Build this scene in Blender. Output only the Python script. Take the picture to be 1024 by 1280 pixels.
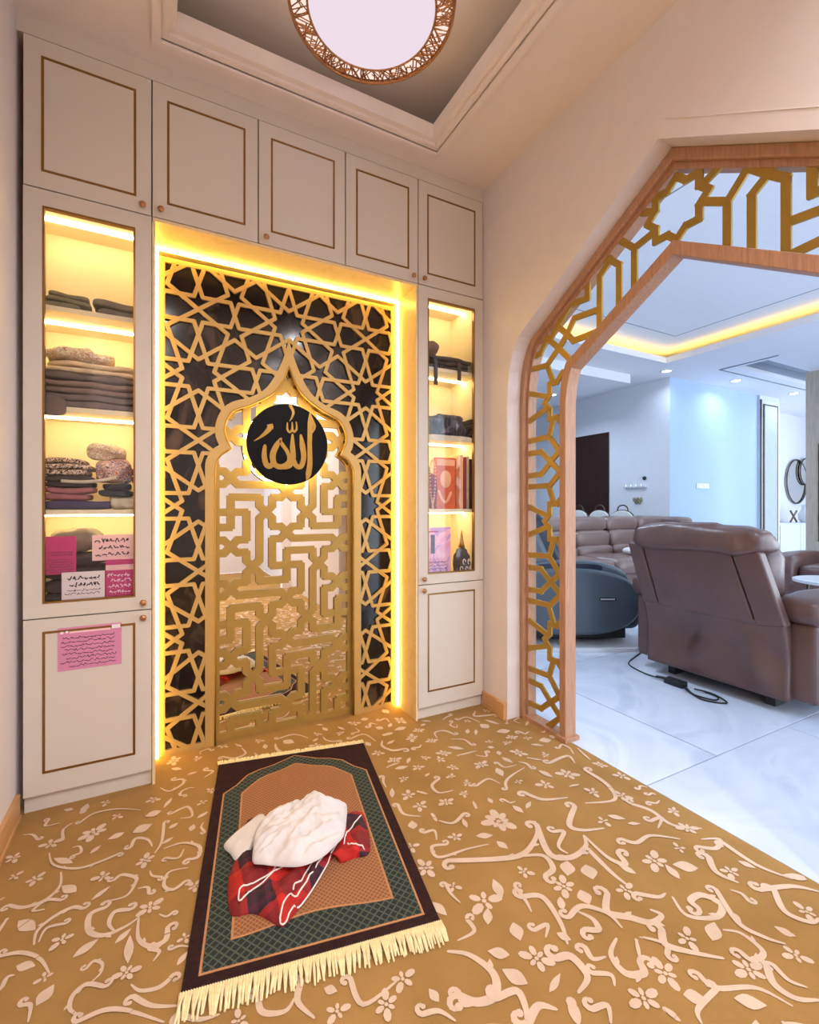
import bpy, bmesh, math, random
from mathutils import Vector, Matrix, noise
random.seed(7)
for o in list(bpy.data.objects): bpy.data.objects.remove(o)
SC = bpy.context.scene
COL = SC.collection

# ---------------------------------------------------------------- camera, world, lights
F, CX, CY, H, TH = 590., 512., 634., 1.1, math.radians(27.9)
SN, CS = math.sin(TH), math.cos(TH)
cam = bpy.data.cameras.new('camera'); camo = bpy.data.objects.new('camera', cam); COL.objects.link(camo)
camo.location = (0, 0, H); camo.rotation_euler = (math.radians(90), 0, -TH)
cam.sensor_fit = 'HORIZONTAL'; cam.sensor_width = 36; cam.lens = 36*F/1024; cam.shift_y = -6/1024
cam.clip_start = .02; SC.camera = camo
W = bpy.data.worlds.new('world'); SC.world = W; W.use_nodes = True
bg = W.node_tree.nodes['Background']; bg.inputs[0].default_value = (.74, .86, 1, 1); bg.inputs[1].default_value = 2.3
vs = SC.view_settings; vs.view_transform = 'Standard'; vs.look = 'None'; vs.exposure = 1.05; vs.gamma = 1; vs.use_curve_mapping = False

LED_WARM = ((1, .64, .10), 13)
SHELF_LED = ((1, .76, .36), 14)
RING = ((1.0, .84, .95), .42)
COVE = ((1, .62, .10), 7)
DOWN = ((.8, .9, 1), 6)
ROOM_W, HALL_W = 9.5, 2.6

def onY(px, py, Y):
    k = (px-CX)/F; d = Y/(CS-k*SN); return d*(SN+k*CS), H+(CY-py)/F*d
def onX(px, py, X):
    k = (px-CX)/F; d = X/(SN+k*CS); return d*(CS-k*SN), H+(CY-py)/F*d
def onZ(px, py, Z):
    d = F*(Z-H)/(CY-py); k = (px-CX)/F; return d*(SN+k*CS), d*(CS-k*SN)

# ---------------------------------------------------------------- materials
def lin(h):
    h = h.lstrip('#'); c = [int(h[i:i+2], 16)/255 for i in (0, 2, 4)]
    return tuple(x/12.92 if x <= .04045 else ((x+.055)/1.055)**2.4 for x in c)+(1,)
def mat(name, hexc, rough=.5, metal=0, var=.06, scale=12, bump=0, bscale=200, spec=.5, coat=0, stretch=None):
    m = bpy.data.materials.new(name); m.use_nodes = True; nt = m.node_tree; N = nt.nodes; L = nt.links
    b = N['Principled BSDF']; c = lin(hexc)
    tc = N.new('ShaderNodeTexCoord'); mp = N.new('ShaderNodeMapping'); L.new(tc.outputs['Object'], mp.inputs[0])
    if stretch: mp.inputs['Scale'].default_value = stretch
    nz = N.new('ShaderNodeTexNoise'); nz.inputs['Scale'].default_value = scale; nz.inputs['Detail'].default_value = 4
    L.new(mp.outputs[0], nz.inputs['Vector'])
    rp = N.new('ShaderNodeValToRGB'); rp.color_ramp.elements[0].position = .3; rp.color_ramp.elements[1].position = .7
    rp.color_ramp.elements[0].color = tuple(x*(1-var) for x in c[:3])+(1,)
    rp.color_ramp.elements[1].color = tuple(min(1, x*(1+var)) for x in c[:3])+(1,)
    L.new(nz.outputs['Fac'], rp.inputs[0]); L.new(rp.outputs[0], b.inputs['Base Color'])
    b.inputs['Roughness'].default_value = rough; b.inputs['Metallic'].default_value = metal
    b.inputs['Specular IOR Level'].default_value = spec; b.inputs['Coat Weight'].default_value = coat
    if bump:
        n2 = N.new('ShaderNodeTexNoise'); n2.inputs['Scale'].default_value = bscale; n2.inputs['Detail'].default_value = 3
        L.new(mp.outputs[0], n2.inputs['Vector'])
        bp = N.new('ShaderNodeBump'); bp.inputs['Strength'].default_value = bump; bp.inputs['Distance'].default_value = .01
        L.new(n2.outputs['Fac'], bp.inputs['Height']); L.new(bp.outputs[0], b.inputs['Normal'])
    return m
def emit(name, c, s):
    m = bpy.data.materials.new(name); m.use_nodes = True; nt = m.node_tree; nt.nodes.clear()
    e = nt.nodes.new('ShaderNodeEmission'); e.inputs[0].default_value = tuple(c)+(1,); e.inputs[1].default_value = s
    o = nt.nodes.new('ShaderNodeOutputMaterial'); nt.links.new(e.outputs[0], o.inputs[0]); return m
def glass(name):
    m = bpy.data.materials.new(name); m.use_nodes = True; nt = m.node_tree; nt.nodes.clear(); N = nt.nodes; L = nt.links
    t = N.new('ShaderNodeBsdfTransparent'); g = N.new('ShaderNodeBsdfGlossy'); g.inputs['Roughness'].default_value = .02
    fr = N.new('ShaderNodeFresnel'); fr.inputs[0].default_value = 1.35; mx = N.new('ShaderNodeMixShader'); o = N.new('ShaderNodeOutputMaterial')
    L.new(fr.outputs[0], mx.inputs[0]); L.new(t.outputs[0], mx.inputs[1]); L.new(g.outputs[0], mx.inputs[2]); L.new(mx.outputs[0], o.inputs[0]); return m
def pattern(name, kind, cols, scale, rough=.8, thr=.5, bump=0, stretch=None):
    """voronoi / wave / checker / plaid colour patterns for cloth and stone"""
    m = bpy.data.materials.new(name); m.use_nodes = True; nt = m.node_tree; N = nt.nodes; L = nt.links; b = N['Principled BSDF']
    b.inputs['Roughness'].default_value = rough
    tc = N.new('ShaderNodeTexCoord'); mp = N.new('ShaderNodeMapping'); L.new(tc.outputs['Object'], mp.inputs[0])
    if stretch: mp.inputs['Scale'].default_value = stretch
    C = [lin(c) for c in cols]
    def ramp(src, stops):
        r = N.new('ShaderNodeValToRGB'); r.color_ramp.interpolation = 'CONSTANT' if kind != 'marble' else 'LINEAR'
        el = r.color_ramp.elements; el[0].position = stops[0][0]; el[0].color = stops[0][1]; el[1].position = stops[1][0]; el[1].color = stops[1][1]
        for p, c in stops[2:]: e = el.new(p); e.color = c
        L.new(src, r.inputs[0]); return r.outputs[0]
    if kind == 'voronoi':
        v = N.new('ShaderNodeTexVoronoi'); v.inputs['Scale'].default_value = scale; L.new(mp.outputs[0], v.inputs[0])
        sp = N.new('ShaderNodeSeparateColor'); L.new(v.outputs['Color'], sp.inputs[0])
        n = len(C); out = ramp(sp.outputs[0], [(i/n, c) for i, c in enumerate(C)])
    elif kind == 'blotch':
        v = N.new('ShaderNodeTexNoise'); v.inputs['Scale'].default_value = scale; v.inputs['Detail'].default_value = 1.5; v.inputs['Distortion'].default_value = 1.6; L.new(mp.outputs[0], v.inputs['Vector'])
        n = len(C); out = ramp(v.outputs['Fac'], [(.30+.42*i/n if i else 0, c) for i, c in enumerate(C)])
    elif kind == 'marble':
        v = N.new('ShaderNodeTexNoise'); v.inputs['Scale'].default_value = scale; v.inputs['Detail'].default_value = 8; v.inputs['Distortion'].default_value = 2.2; L.new(mp.outputs[0], v.inputs['Vector'])
        out = ramp(v.outputs['Fac'], [(.3, C[0]), (.52, C[1]), (.66, C[2])])
    elif kind == 'plaid':
        sx = N.new('ShaderNodeSeparateXYZ'); L.new(mp.outputs[0], sx.inputs[0]); outs = []
        for ax in (0, 1):
            w = N.new('ShaderNodeMath'); w.operation = 'PINGPONG'; w.inputs[1].default_value = scale; L.new(sx.outputs[ax], w.inputs[0])
            d = N.new('ShaderNodeMath'); d.operation = 'DIVIDE'; d.inputs[1].default_value = scale; L.new(w.outputs[0], d.inputs[0])
            outs.append(ramp(d.outputs[0], ([(0, C[0]), (.38, C[1]), (.58, C[2]), (.70, C[3]), (.86, C[2])] if len(C) == 4 and scale > .05 else [(0, C[0]), (.45, C[1]), (.56, C[2]), (.62, C[1]), (.8, C[3])])))
        mx = N.new('ShaderNodeMix'); mx.data_type = 'RGBA'; mx.inputs[0].default_value = .5; L.new(outs[0], mx.inputs[6]); L.new(outs[1], mx.inputs[7]); out = mx.outputs[2]
    elif kind == 'lattice':
        sx = N.new('ShaderNodeSeparateXYZ'); L.new(mp.outputs[0], sx.inputs[0]); ss = []
        for sg in ('ADD', 'SUBTRACT'):
            a = N.new('ShaderNodeMath'); a.operation = sg; L.new(sx.outputs[0], a.inputs[0]); L.new(sx.outputs[1], a.inputs[1])
            w = N.new('ShaderNodeMath'); w.operation = 'PINGPONG'; w.inputs[1].default_value = scale; L.new(a.outputs[0], w.inputs[0])
            d = N.new('ShaderNodeMath'); d.operation = 'DIVIDE'; d.inputs[1].default_value = scale; L.new(w.outputs[0], d.inputs[0]); ss.append(d.outputs[0])
        mn = N.new('ShaderNodeMath'); mn.operation = 'MINIMUM'; L.new(ss[0], mn.inputs[0]); L.new(ss[1], mn.inputs[1])
        out = ramp(mn.outputs[0], [(0, C[0]), (thr, C[1])])
    L.new(out, b.inputs['Base Color'])
    if bump:
        n2 = N.new('ShaderNodeTexNoise'); n2.inputs['Scale'].default_value = 300; L.new(mp.outputs[0], n2.inputs['Vector'])
        bp = N.new('ShaderNodeBump'); bp.inputs['Strength'].default_value = bump; bp.inputs['Distance'].default_value = .01
        L.new(n2.outputs['Fac'], bp.inputs['Height']); L.new(bp.outputs[0], b.inputs['Normal'])
    return m

M = {}
M['wall'] = mat('wall_paint', '#ded5d0', .85, var=.02, bump=.03)
M['wall_l'] = mat('wall_paint_hall', '#dfe0e6', .8, var=.015, bump=.03)
M['wall_b'] = mat('wall_pale_blue', '#b3c8e6', .8, var=.015, bump=.03)  # bluer base colour than the other hall walls
M['ceil'] = mat('ceiling_paint', '#e9ddd3', .9, var=.015)
M['ceil_l'] = mat('ceiling_paint_hall', '#e6e6ea', .9, var=.01)
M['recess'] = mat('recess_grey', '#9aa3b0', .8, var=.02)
M['dark'] = mat('shadow_gap', '#2a2320', .9)
M['cab'] = mat('cabinet_laminate', '#d3cabc', .45, var=.015, scale=4)
M['cabin'] = mat('cabinet_interior', '#efe2c4', .6, var=.01)
M['gold'] = mat('brushed_gold', '#b08a45', .3, .9, var=.08, scale=60)
M['inlay'] = mat('gold_inlay', '#8f6836', .3, .7, var=.1, scale=40)
M['bronze'] = mat('bronze_lattice', '#b3924a', .42, .45, var=.05, scale=8)
M['screen'] = mat('gold_screen', '#c9a765', .42, .4, var=.05, scale=8)
M['fret'] = mat('fretwork_gold', '#a98736', .4, .45, var=.06, scale=8)
M['fret_edge'] = mat('fretwork_edge', '#4a3514', .6)
M['wood'] = mat('oak_trim', '#ab8062', .5, var=.18, scale=9, stretch=(14, 14, 1.2), bump=.05, bscale=60)
M['base'] = mat('oak_baseboard', '#c99763', .45, var=.12, scale=8, stretch=(10, 1.2, 14))
M['marble_d'] = pattern('dark_marble', 'marble', ['#0d0a0c', '#1c1616', '#4a3c33'], 5, .12, stretch=(1, 1, .5))
M['mirror'] = mat('mirror_silver', '#f2efe9', .015, 1, var=0)
M['niche'] = pattern('cream_stone', 'marble', ['#e2c58e', '#ead2a2', '#e6caa0'], 9, .35)
M['led'] = emit('led_warm', *LED_WARM)
M['sled'] = emit('shelf_led', *SHELF_LED)
M['halo'] = emit('halo_led', (1, .74, .28), 16)
M['ring'] = emit('ring_diffuser', *RING)
M['ringd'] = emit('ring_back', (1, .80, .70), .5)
M['cove'] = emit('cove_led', *COVE)
M['down'] = emit('downlight_lens', *DOWN)
M['rosegold'] = mat('rose_gold', '#b7855a', .35, .8, var=.1, scale=30)
M['glass'] = glass('clear_glass')
M['carpet'] = mat('carpet_pile', '#a9824c', .95, var=.10, scale=5, bump=.5, bscale=900, spec=.1)
M['scroll'] = mat('carpet_scroll', '#d6bda4', .95, var=.06, scale=20, bump=.4, bscale=900, spec=.1)
M['tile'] = pattern('porcelain_tile', 'marble', ['#c0c9db', '#cdd5e4', '#b9c4d8'], 1.6, .14)
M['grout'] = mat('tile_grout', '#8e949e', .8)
M['rug'] = mat('rug_plum', '#33201f', .95, var=.2, scale=60, bump=.4, spec=.1)
M['rugline'] = mat('rug_tan_line', '#b8845a', .95, bump=.3, spec=.1)
M['rugband'] = pattern('rug_green_band', 'lattice', ['#4d5546', '#1c2723'], .0125, .95, .22, bump=.4)
M['rugfield'] = pattern('rug_brown_field', 'lattice', ['#a87850', '#8a552f'], .0075, .95, .26, bump=.4)
M['fringe'] = mat('fringe_cotton', '#f0dfae', .9, var=.1, scale=80)
M['white'] = mat('white_cloth', '#dad5d2', .85, var=.04, scale=20, bump=.1, bscale=400)
M['plaid'] = pattern('red_plaid', 'plaid', ['#a5180f', '#c41f12', '#2a1420', '#4c1a2c'], .085, .8, bump=.15)
M['pipe'] = mat('white_piping', '#efe6de', .7)
M['ink'] = mat('ink', '#3a2632', .8)
M['inkw'] = mat('ink_white', '#f3d6e4', .8)
M['black'] = mat('black_gloss', '#0b090b', .35, var=.2, scale=5, spec=.15)
M['blackp'] = mat('black_plastic', '#17171a', .5)
M['leather'] = mat('brown_leather', '#5f443e', .33, var=.12, scale=7, bump=.12, bscale=40, spec=.6)
M['leather2'] = mat('taupe_leather', '#77605a', .35, var=.12, scale=7, bump=.12, bscale=40, spec=.6)
M['slate'] = mat('slate_shell', '#4a5661', .35, var=.04)
M['navy'] = mat('navy_inset', '#151d33', .4)
M['whitep'] = mat('white_lacquer', '#d3d8de', .25, var=.01)
M['door'] = mat('dark_brown_door', '#33150f', .4, var=.15, scale=6, stretch=(6, 6, .6))
M['chrome'] = mat('chrome', '#c9c9cc', .15, 1, var=.02)
M['bronze_d'] = mat('dark_bronze_metal', '#5d5148', .35, .8)
M['pink'] = mat('pink_paper', '#d489a9', .6, var=.05)
M['magenta'] = mat('magenta_card', '#c22c74', .5, var=.08)
M['palepink'] = mat('pale_pink_paper', '#f3c6c4', .7, var=.03)
M['paper'] = mat('white_paper', '#efe3e2', .7, var=.03)
M['partition_w'] = mat('pale_grey_panel', '#a9b2b6', .5, var=.03)
M['partition'] = mat('grey_oak_panel', '#b5a795', .5, var=.12, scale=8, stretch=(8, 8, .8))
for nm, h in dict(g_sage='#8c8468', g_brown='#8f7466', g_taupe='#77655c', g_cream='#e9cfa6', g_charcoal='#3b3330', g_navy='#1c2233', g_rose='#a8696a',
                  g_grey='#857a6c', g_dgrey='#4a4446', g_wine='#8c2a3a', g_purple='#4a3f63', g_black='#241d1c', g_offwhite='#d9cdb4').items():
    M[nm] = mat('cloth_'+nm[2:], h, .9, var=.15, scale=25, bump=.2, bscale=350)
M['g_floral'] = pattern('cloth_floral', 'blotch', ['#3a2a2e', '#e9d3c0', '#c9583f', '#f0ddcc', '#48508c', '#e9c7ad'], 55)
M['g_batik'] = pattern('cloth_batik', 'blotch', ['#3b241f', '#e7cfb8', '#4a2b25', '#e0c3a4'], 48)
M['g_lace'] = pattern('cloth_lace', 'blotch', ['#e6dcba', '#c9a27c', '#efe6cf', '#b5795e'], 70)
M['g_check'] = pattern('cloth_check', 'plaid', ['#2b2a33', '#4b4750', '#7a747c', '#232229'], .03)
M['orange'] = mat('orange_cover', '#d9683a', .5, var=.08, scale=30)
M['peach'] = mat('peach_print', '#f2b98f', .5)
M['booklet'] = pattern('pink_booklet', 'blotch', ['#e7a7c8', '#efb9d3', '#c99ad0', '#f1cfdd'], 9, .4)
M['leaf'] = mat('gold_leaf_plant', '#d8cf9a', .6, var=.2)
M['purple'] = mat('mauve_ceramic', '#5e4a58', .3)

# ---------------------------------------------------------------- mesh builder
LOC = {}
class MB:
    def __init__(s): s.v = []; s.f = []; s.mi = []
    def add(s, vs, fs, mi=0):
        n = len(s.v); s.v += [tuple(v) for v in vs]; s.f += [tuple(n+i for i in f) for f in fs]; s.mi += [mi]*len(fs); return s
    def box(s, x0, x1, y0, y1, z0, z1, mi=0):
        vs = [(x, y, z) for x in (x0, x1) for y in (y0, y1) for z in (z0, z1)]
        return s.add(vs, [(0, 1, 3, 2), (4, 6, 7, 5), (0, 4, 5, 1), (2, 3, 7, 6), (0, 2, 6, 4), (1, 5, 7, 3)], mi)
    def prism(s, poly, f, t0, t1, mi=0):
        n = len(poly); vs = [f(a, b, t0) for a, b in poly]+[f(a, b, t1) for a, b in poly]
        fs = [tuple(range(n)), tuple(range(2*n-1, n-1, -1))]+[(i, i+n, (i+1) % n+n, (i+1) % n) for i in range(n)]
        return s.add(vs, fs, mi)
    def band(s, A, B, f, t0, t1, closed=False, mi=0):
        """solid strip between two equal-length outlines"""
        n = len(A)
        for i in range(n if closed else n-1):
            j = (i+1) % n; q = [A[i], A[j], B[j], B[i]]
            vs = [f(a, b, t0) for a, b in q]+[f(a, b, t1) for a, b in q]
            fs = [(0, 1, 2, 3), (7, 6, 5, 4), (0, 4, 5, 1), (3, 2, 6, 7)]
            if not closed and i == 0: fs.append((0, 3, 7, 4))
            if not closed and i == n-2: fs.append((1, 5, 6, 2))
            s.add(vs, fs, mi)
        return s
    def tube(s, pts, r, n=6, closed=False, mi=0):
        P = [Vector(p) for p in pts]; m = len(P); rs = r if isinstance(r, (list, tuple)) else [r]*m; vs = []; fs = []
        up = Vector((0, 0, 1)); pv = None
        for i in range(m):
            a = P[(i-1) % m] if (closed or i) else P[0]; b = P[(i+1) % m] if (closed or i < m-1) else P[-1]
            t = (b-a)
            if t.length < 1e-9: t = Vector((0, 0, 1))
            t.normalize()
            u = (pv-t*pv.dot(t)) if pv else t.cross(up if abs(t.z) < .9 else Vector((1, 0, 0)))
            if u.length < 1e-6: u = t.orthogonal()
            u.normalize(); pv = u; w = t.cross(u)
            vs += [P[i]+(u*math.cos(q)+w*math.sin(q))*rs[i] for q in (2*math.pi*k/n for k in range(n))]
        for i in range(m if closed else m-1):
            j = (i+1) % m
            fs += [(i*n+k, i*n+(k+1) % n, j*n+(k+1) % n, j*n+k) for k in range(n)]
        if not closed: fs += [tuple(range(n-1, -1, -1)), tuple((m-1)*n+k for k in range(n))]
        return s.add(vs, fs, mi)
    def lathe(s, prof, c, n=20, ax='z', mi=0):
        vs = []; fs = []; m = len(prof)
        for r, h in prof:
            for k in range(n):
                q = 2*math.pi*k/n; a, b = r*math.cos(q), r*math.sin(q)
                p = {'z': (a, b, h), 'y': (a, h, b), 'x': (h, a, b)}[ax]; vs.append((c[0]+p[0], c[1]+p[1], c[2]+p[2]))
        for i in range(m-1): fs += [(i*n+k, i*n+(k+1) % n, (i+1)*n+(k+1) % n, (i+1)*n+k) for k in range(n)]
        fs += [tuple(range(n)), tuple((m-1)*n+k for k in range(n))]
        return s.add(vs, fs, mi)
    def sq(s, c, d, e1=.4, e2=.4, nu=20, nv=12, amp=0, fr=8, seed=0, fn=None, mi=0):
        """superellipsoid cushion, centre c, half sizes d, optional wrinkle noise"""
        pw = lambda x, e: math.copysign(abs(x)**e, x); vs = []; fs = []
        for j in range(1, nv):
            p = -math.pi/2+math.pi*j/nv
            for i in range(nu):
                t = 2*math.pi*i/nu
                v = Vector((d[0]*pw(math.cos(p), e1)*pw(math.cos(t), e2), d[1]*pw(math.cos(p), e1)*pw(math.sin(t), e2), d[2]*pw(math.sin(p), e1)))
                vs.append(v)
        vs += [Vector((0, 0, -d[2])), Vector((0, 0, d[2]))]
        for j in range(nv-2): fs += [(j*nu+i, j*nu+(i+1) % nu, (j+1)*nu+(i+1) % nu, (j+1)*nu+i) for i in range(nu)]
        b = (nv-1)*nu; fs += [((i+1) % nu, i, b) for i in range(nu)]+[((nv-2)*nu+i, (nv-2)*nu+(i+1) % nu, b+1) for i in range(nu)]
        out = []
        for v in vs:
            w = Vector(c)+v
            if amp: w += v.normalized()*amp*noise.noise(w*fr+Vector((seed, seed*2.3, 0)))
            out.append(fn(w) if fn else w)
        return s.add(out, fs, mi)
    def build(s, name, m, parent=None, smooth=False, bevel=0, seg=2, top=None, weld=False):
        off = Vector((0, 0, 0)); loc = None
        if parent is not None: off = LOC.get(parent.name, off)
        else:
            xs = [[v[i] for v in s.v] for i in range(3)]
            loc = Vector(((min(xs[0])+max(xs[0]))/2, (min(xs[1])+max(xs[1]))/2, min(xs[2]))); off = loc
        me = bpy.data.meshes.new(name); me.from_pydata([tuple(Vector(v)-off) for v in s.v], [], s.f)
        ms = m if isinstance(m, (list, tuple)) else [m]
        for q in ms: me.materials.append(M[q] if isinstance(q, str) else q)
        if len(ms) > 1: me.polygons.foreach_set('material_index', s.mi)
        bm = bmesh.new(); bm.from_mesh(me)
        if weld: bmesh.ops.remove_doubles(bm, verts=bm.verts, dist=1e-5)
        bmesh.ops.recalc_face_normals(bm, faces=bm.faces); bm.to_mesh(me); bm.free()
        if smooth: me.polygons.foreach_set('use_smooth', [True]*len(me.polygons))
        o = bpy.data.objects.new(name, me); COL.objects.link(o)
        if parent is not None: o.parent = parent; LOC[o.name] = LOC.get(parent.name, Vector((0, 0, 0)))
        else: o.location = loc; LOC[o.name] = loc
        if bevel:
            bv = o.modifiers.new('bevel', 'BEVEL'); bv.width = bevel; bv.segments = seg; bv.limit_method = 'ANGLE'; bv.angle_limit = .6
        return o
def tag(o, label, cat, group=None):
    o['label'] = label; o['category'] = cat
    if group: o['group'] = group
    return o
def struct(o): o['kind'] = 'structure'; return o
def stuff(o): o['kind'] = 'stuff'; return o
def thing(name, label, cat, loc, rz=0, group=None, local=False):
    o = bpy.data.objects.new(name, None); COL.objects.link(o); o.location = loc; o.rotation_euler = (0, 0, rz); o.empty_display_size = .1
    LOC[o.name] = Vector((0, 0, 0)) if (rz or local) else Vector(loc)
    return tag(o, label, cat, group)
def copy_tree(o, parent=None):
    c = o.copy(); COL.objects.link(c)
    if parent is not None: c.parent = parent
    for ch in list(o.children): copy_tree(ch, c)
    return c
FY = lambda a, b, t: (a, t, b)     # plane facing the room across the niche wall: a = x, b = z
FX = lambda a, b, t: (t, a, b)     # plane of the arch wall: a = y, b = z
FZ = lambda a, b, t: (a, b, t)

def catmull(P, n=6, closed=False):
    P = [Vector(p) for p in P]; out = []; m = len(P)
    for i in range(m if closed else m-1):
        if closed: p0, p1, p2, p3 = P[(i-1) % m], P[i], P[(i+1) % m], P[(i+2) % m]
        else: p0, p1, p2, p3 = P[max(0, i-1)], P[i], P[i+1], P[min(m-1, i+2)]
        for k in range(n):
            t = k/n; out.append(.5*((2*p1)+(p2-p0)*t+(2*p0-5*p1+4*p2-p3)*t*t+(3*p1-p0-3*p2+p3)*t**3))
    if not closed: out.append(P[-1])
    return out
def ribbon(P, ws):
    """outline polygon of a tapering 2d stroke with rounded ends"""
    L, R = [], []; m = len(P)
    for i, p in enumerate(P):
        t = (P[min(m-1, i+1)]-P[max(0, i-1)])
        t = t.normalized() if t.length > 1e-9 else Vector((1, 0)); n = Vector((-t.y, t.x)); L.append(p+n*ws[i]); R.append(p-n*ws[i])
    t0 = (P[0]-P[1]).normalized()*ws[0]; t1 = (P[-1]-P[-2]).normalized()*ws[-1]
    return L, R, P[0]+t0, P[-1]+t1
def stroke(mb, P, ws, f, t0, t1, mi=0):
    L, R, a, b = ribbon(P, ws); A = [tuple(a)]+[tuple(x) for x in L]+[tuple(b)]; B = [tuple(a)]+[tuple(x) for x in R]+[tuple(b)]
    mb.band(A, B, f, t0, t1, mi=mi)
def inpoly(p, poly):
    x, y = p; c = False; n = len(poly)
    for i in range(n):
        x1, y1 = poly[i]; x2, y2 = poly[(i+1) % n]
        if (y1 > y) != (y2 > y) and x < (x2-x1)*(y-y1)/(y2-y1)+x1: c = not c
    return c
def clipseg(a, b, poly, inside=True):
    ts = [0, 1]; dx, dy = b[0]-a[0], b[1]-a[1]; n = len(poly)
    for i in range(n):
        p, q = poly[i], poly[(i+1) % n]; ex, ey = q[0]-p[0], q[1]-p[1]; den = dx*ey-dy*ex
        if abs(den) < 1e-12: continue
        t = ((p[0]-a[0])*ey-(p[1]-a[1])*ex)/den; u = ((p[0]-a[0])*dy-(p[1]-a[1])*dx)/den
        if 0 < t < 1 and 0 <= u <= 1: ts.append(t)
    ts.sort(); out = []
    for t0, t1 in zip(ts, ts[1:]):
        if t1-t0 < 1e-6: continue
        m = (t0+t1)/2
        if inpoly((a[0]+dx*m, a[1]+dy*m), poly) == inside: out.append(((a[0]+dx*t0, a[1]+dy*t0), (a[0]+dx*t1, a[1]+dy*t1)))
    return out
def bar(mb, a, b, hw, f, t0, t1, ext=.7, mi=0):
    a, b = Vector(a), Vector(b); d = b-a
    if d.length < 1e-4: return
    d.normalize(); n = Vector((-d.y, d.x))*hw; a = a-d*hw*ext; b = b+d*hw*ext
    lv = (len(mb.v)/8*.618034) % 1*.0024; t0 -= lv; t1 -= lv
    mb.prism([tuple(a+n), tuple(b+n), tuple(b-n), tuple(a-n)], f, t0, t1, mi)
def offset(P, d):
    """offset an open 2d polyline to its left by d with mitred corners"""
    out = []; m = len(P); P = [Vector(p) for p in P]
    for i in range(m):
        t1 = (P[i]-P[i-1]).normalized() if i else None; t2 = (P[i+1]-P[i]).normalized() if i < m-1 else None
        if t1 is None: t1 = t2
        if t2 is None: t2 = t1
        n1 = Vector((-t1.y, t1.x)); n2 = Vector((-t2.y, t2.x)); n = n1+n2; n = n/max(.3, n.dot(n1)); out.append(tuple(P[i]+n*d))
    return out

# ================================================================= the setting
XL, XR, YB, YF, ZC = -.45, 1.59, 2.56, -1.7, 2.86
# arch outline (y, z), from the right-hand foot over the apex; apex at AY
AY = 1.086
def arch_half(yo, zs, sh, ap, n=7):
    """foot -> straight to zs -> curved shoulder to sh -> apex"""
    P = [(yo, 0), (yo, zs)]; c = (yo, sh[1]-.075)
    for i in range(1, n+1):
        t = i/n; P.append(((1-t)**2*yo+2*t*(1-t)*c[0]+t*t*sh[0], (1-t)**2*zs+2*t*(1-t)*c[1]+t*t*sh[1]))
    P.append((AY, ap)); return P
def full(h): return h+[(2*AY-y, z) for y, z in reversed(h[:-1])]
A_OUT = full(arch_half(1.922, 1.58, (1.834, 1.956), 2.43))
A_OIN = full(arch_half(1.877, 1.56, (1.800, 1.917), 2.355))
A_IOUT = full(arch_half(1.647, 1.56, (1.608, 1.775), 2.088))
A_IIN = full(arch_half(1.609, 1.55, (1.574, 1.742), 2.035))
mb = MB()
mb.prism([(YB+.1, 0)]+A_OUT+[(YF-.1, 0), (YF-.1, 3.3), (YB+.1, 3.3)], FX, XR, XR+.19)
wr = struct(mb.build('wall_right', 'wall'))
C = catmull([Vector((XR-.0005,)+onX(a, b, XR)) for a, b in ((832, 148), (880, 145), (950, 139), (1030, 133))], 4); MB().tube(C, [.0035 if i < 4 else .002 for i in range(len(C))], 6).build('plaster_seam', 'wall', wr)
struct(MB().box(XL-.1, XL, YF, YB+.1, 0, 3.3).build('wall_left', 'wall'))
struct(MB().box(XL, XR, YB, YB+.1, 0, 3.3).build('wall_back', 'wall'))
struct(MB().box(XL, XL+.12, YF-.1, YF, 0, 3.3).box(XR-.12, XR, YF-.1, YF, 0, 3.3).box(XL+.12, XR-.12, YF-.1, YF, 2.5, 3.3).build('wall_front', 'wall'))  # unseen wall, given a wide opening to let light in from behind
struct(MB().box(-3.0, 1.59, -3.7, -3.6, 0, 3.3).box(-3.0, 1.59, -3.6, YF-.1, 2.86, 2.92).build('wall_corridor_added', 'wall'))  # corridor added behind the camera to dim what the mirror reflects
struct(MB().box(-3.0, 1.59, -3.6, YF-.1, -.05, -.002).build('floor_corridor', 'carpet'))
struct(MB().box(-3.0, XL-.1, YF-.1, YF, 0, 2.86).build('wall_corridor_inner', 'wall'))
# ceiling with tray
TX0, TX1, TY0, TY1 = .055, 1.165, .1, 1.955
mb = MB()
for a in ((XL, TX0-.05, YF, YB), (TX1+.05, XR, YF, YB), (TX0-.05, TX1+.05, TY1+.05, YB), (TX0-.05, TX1+.05, YF, TY0-.05)):
    mb.box(a[0], a[1], a[2], a[3], ZC, ZC+.06)
ceil = struct(mb.build('ceiling', 'ceil'))
mb = MB()
for d, z0, z1 in ((.05, ZC-.012, ZC+.03), (.025, ZC+.004, ZC+.06), (0, ZC+.018, ZC+.085)):
    e = .03
    x0, x1, y0, y1 = TX0-d, TX1+d, TY0-d, TY1+d
    mb.box(x0-e, x0, y0-e, y1+e, z0, z1).box(x1, x1+e, y0-e, y1+e, z0, z1).box(x0, x1, y1, y1+e, z0, z1).box(x0, x1, y0-e, y0, z0, z1)
mb.build('tray_moulding', 'ceil', ceil)
MB().box(XL, XR, YF, YB, 3.12, 3.2).build('tray_ceiling', 'ceil', ceil)

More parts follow.
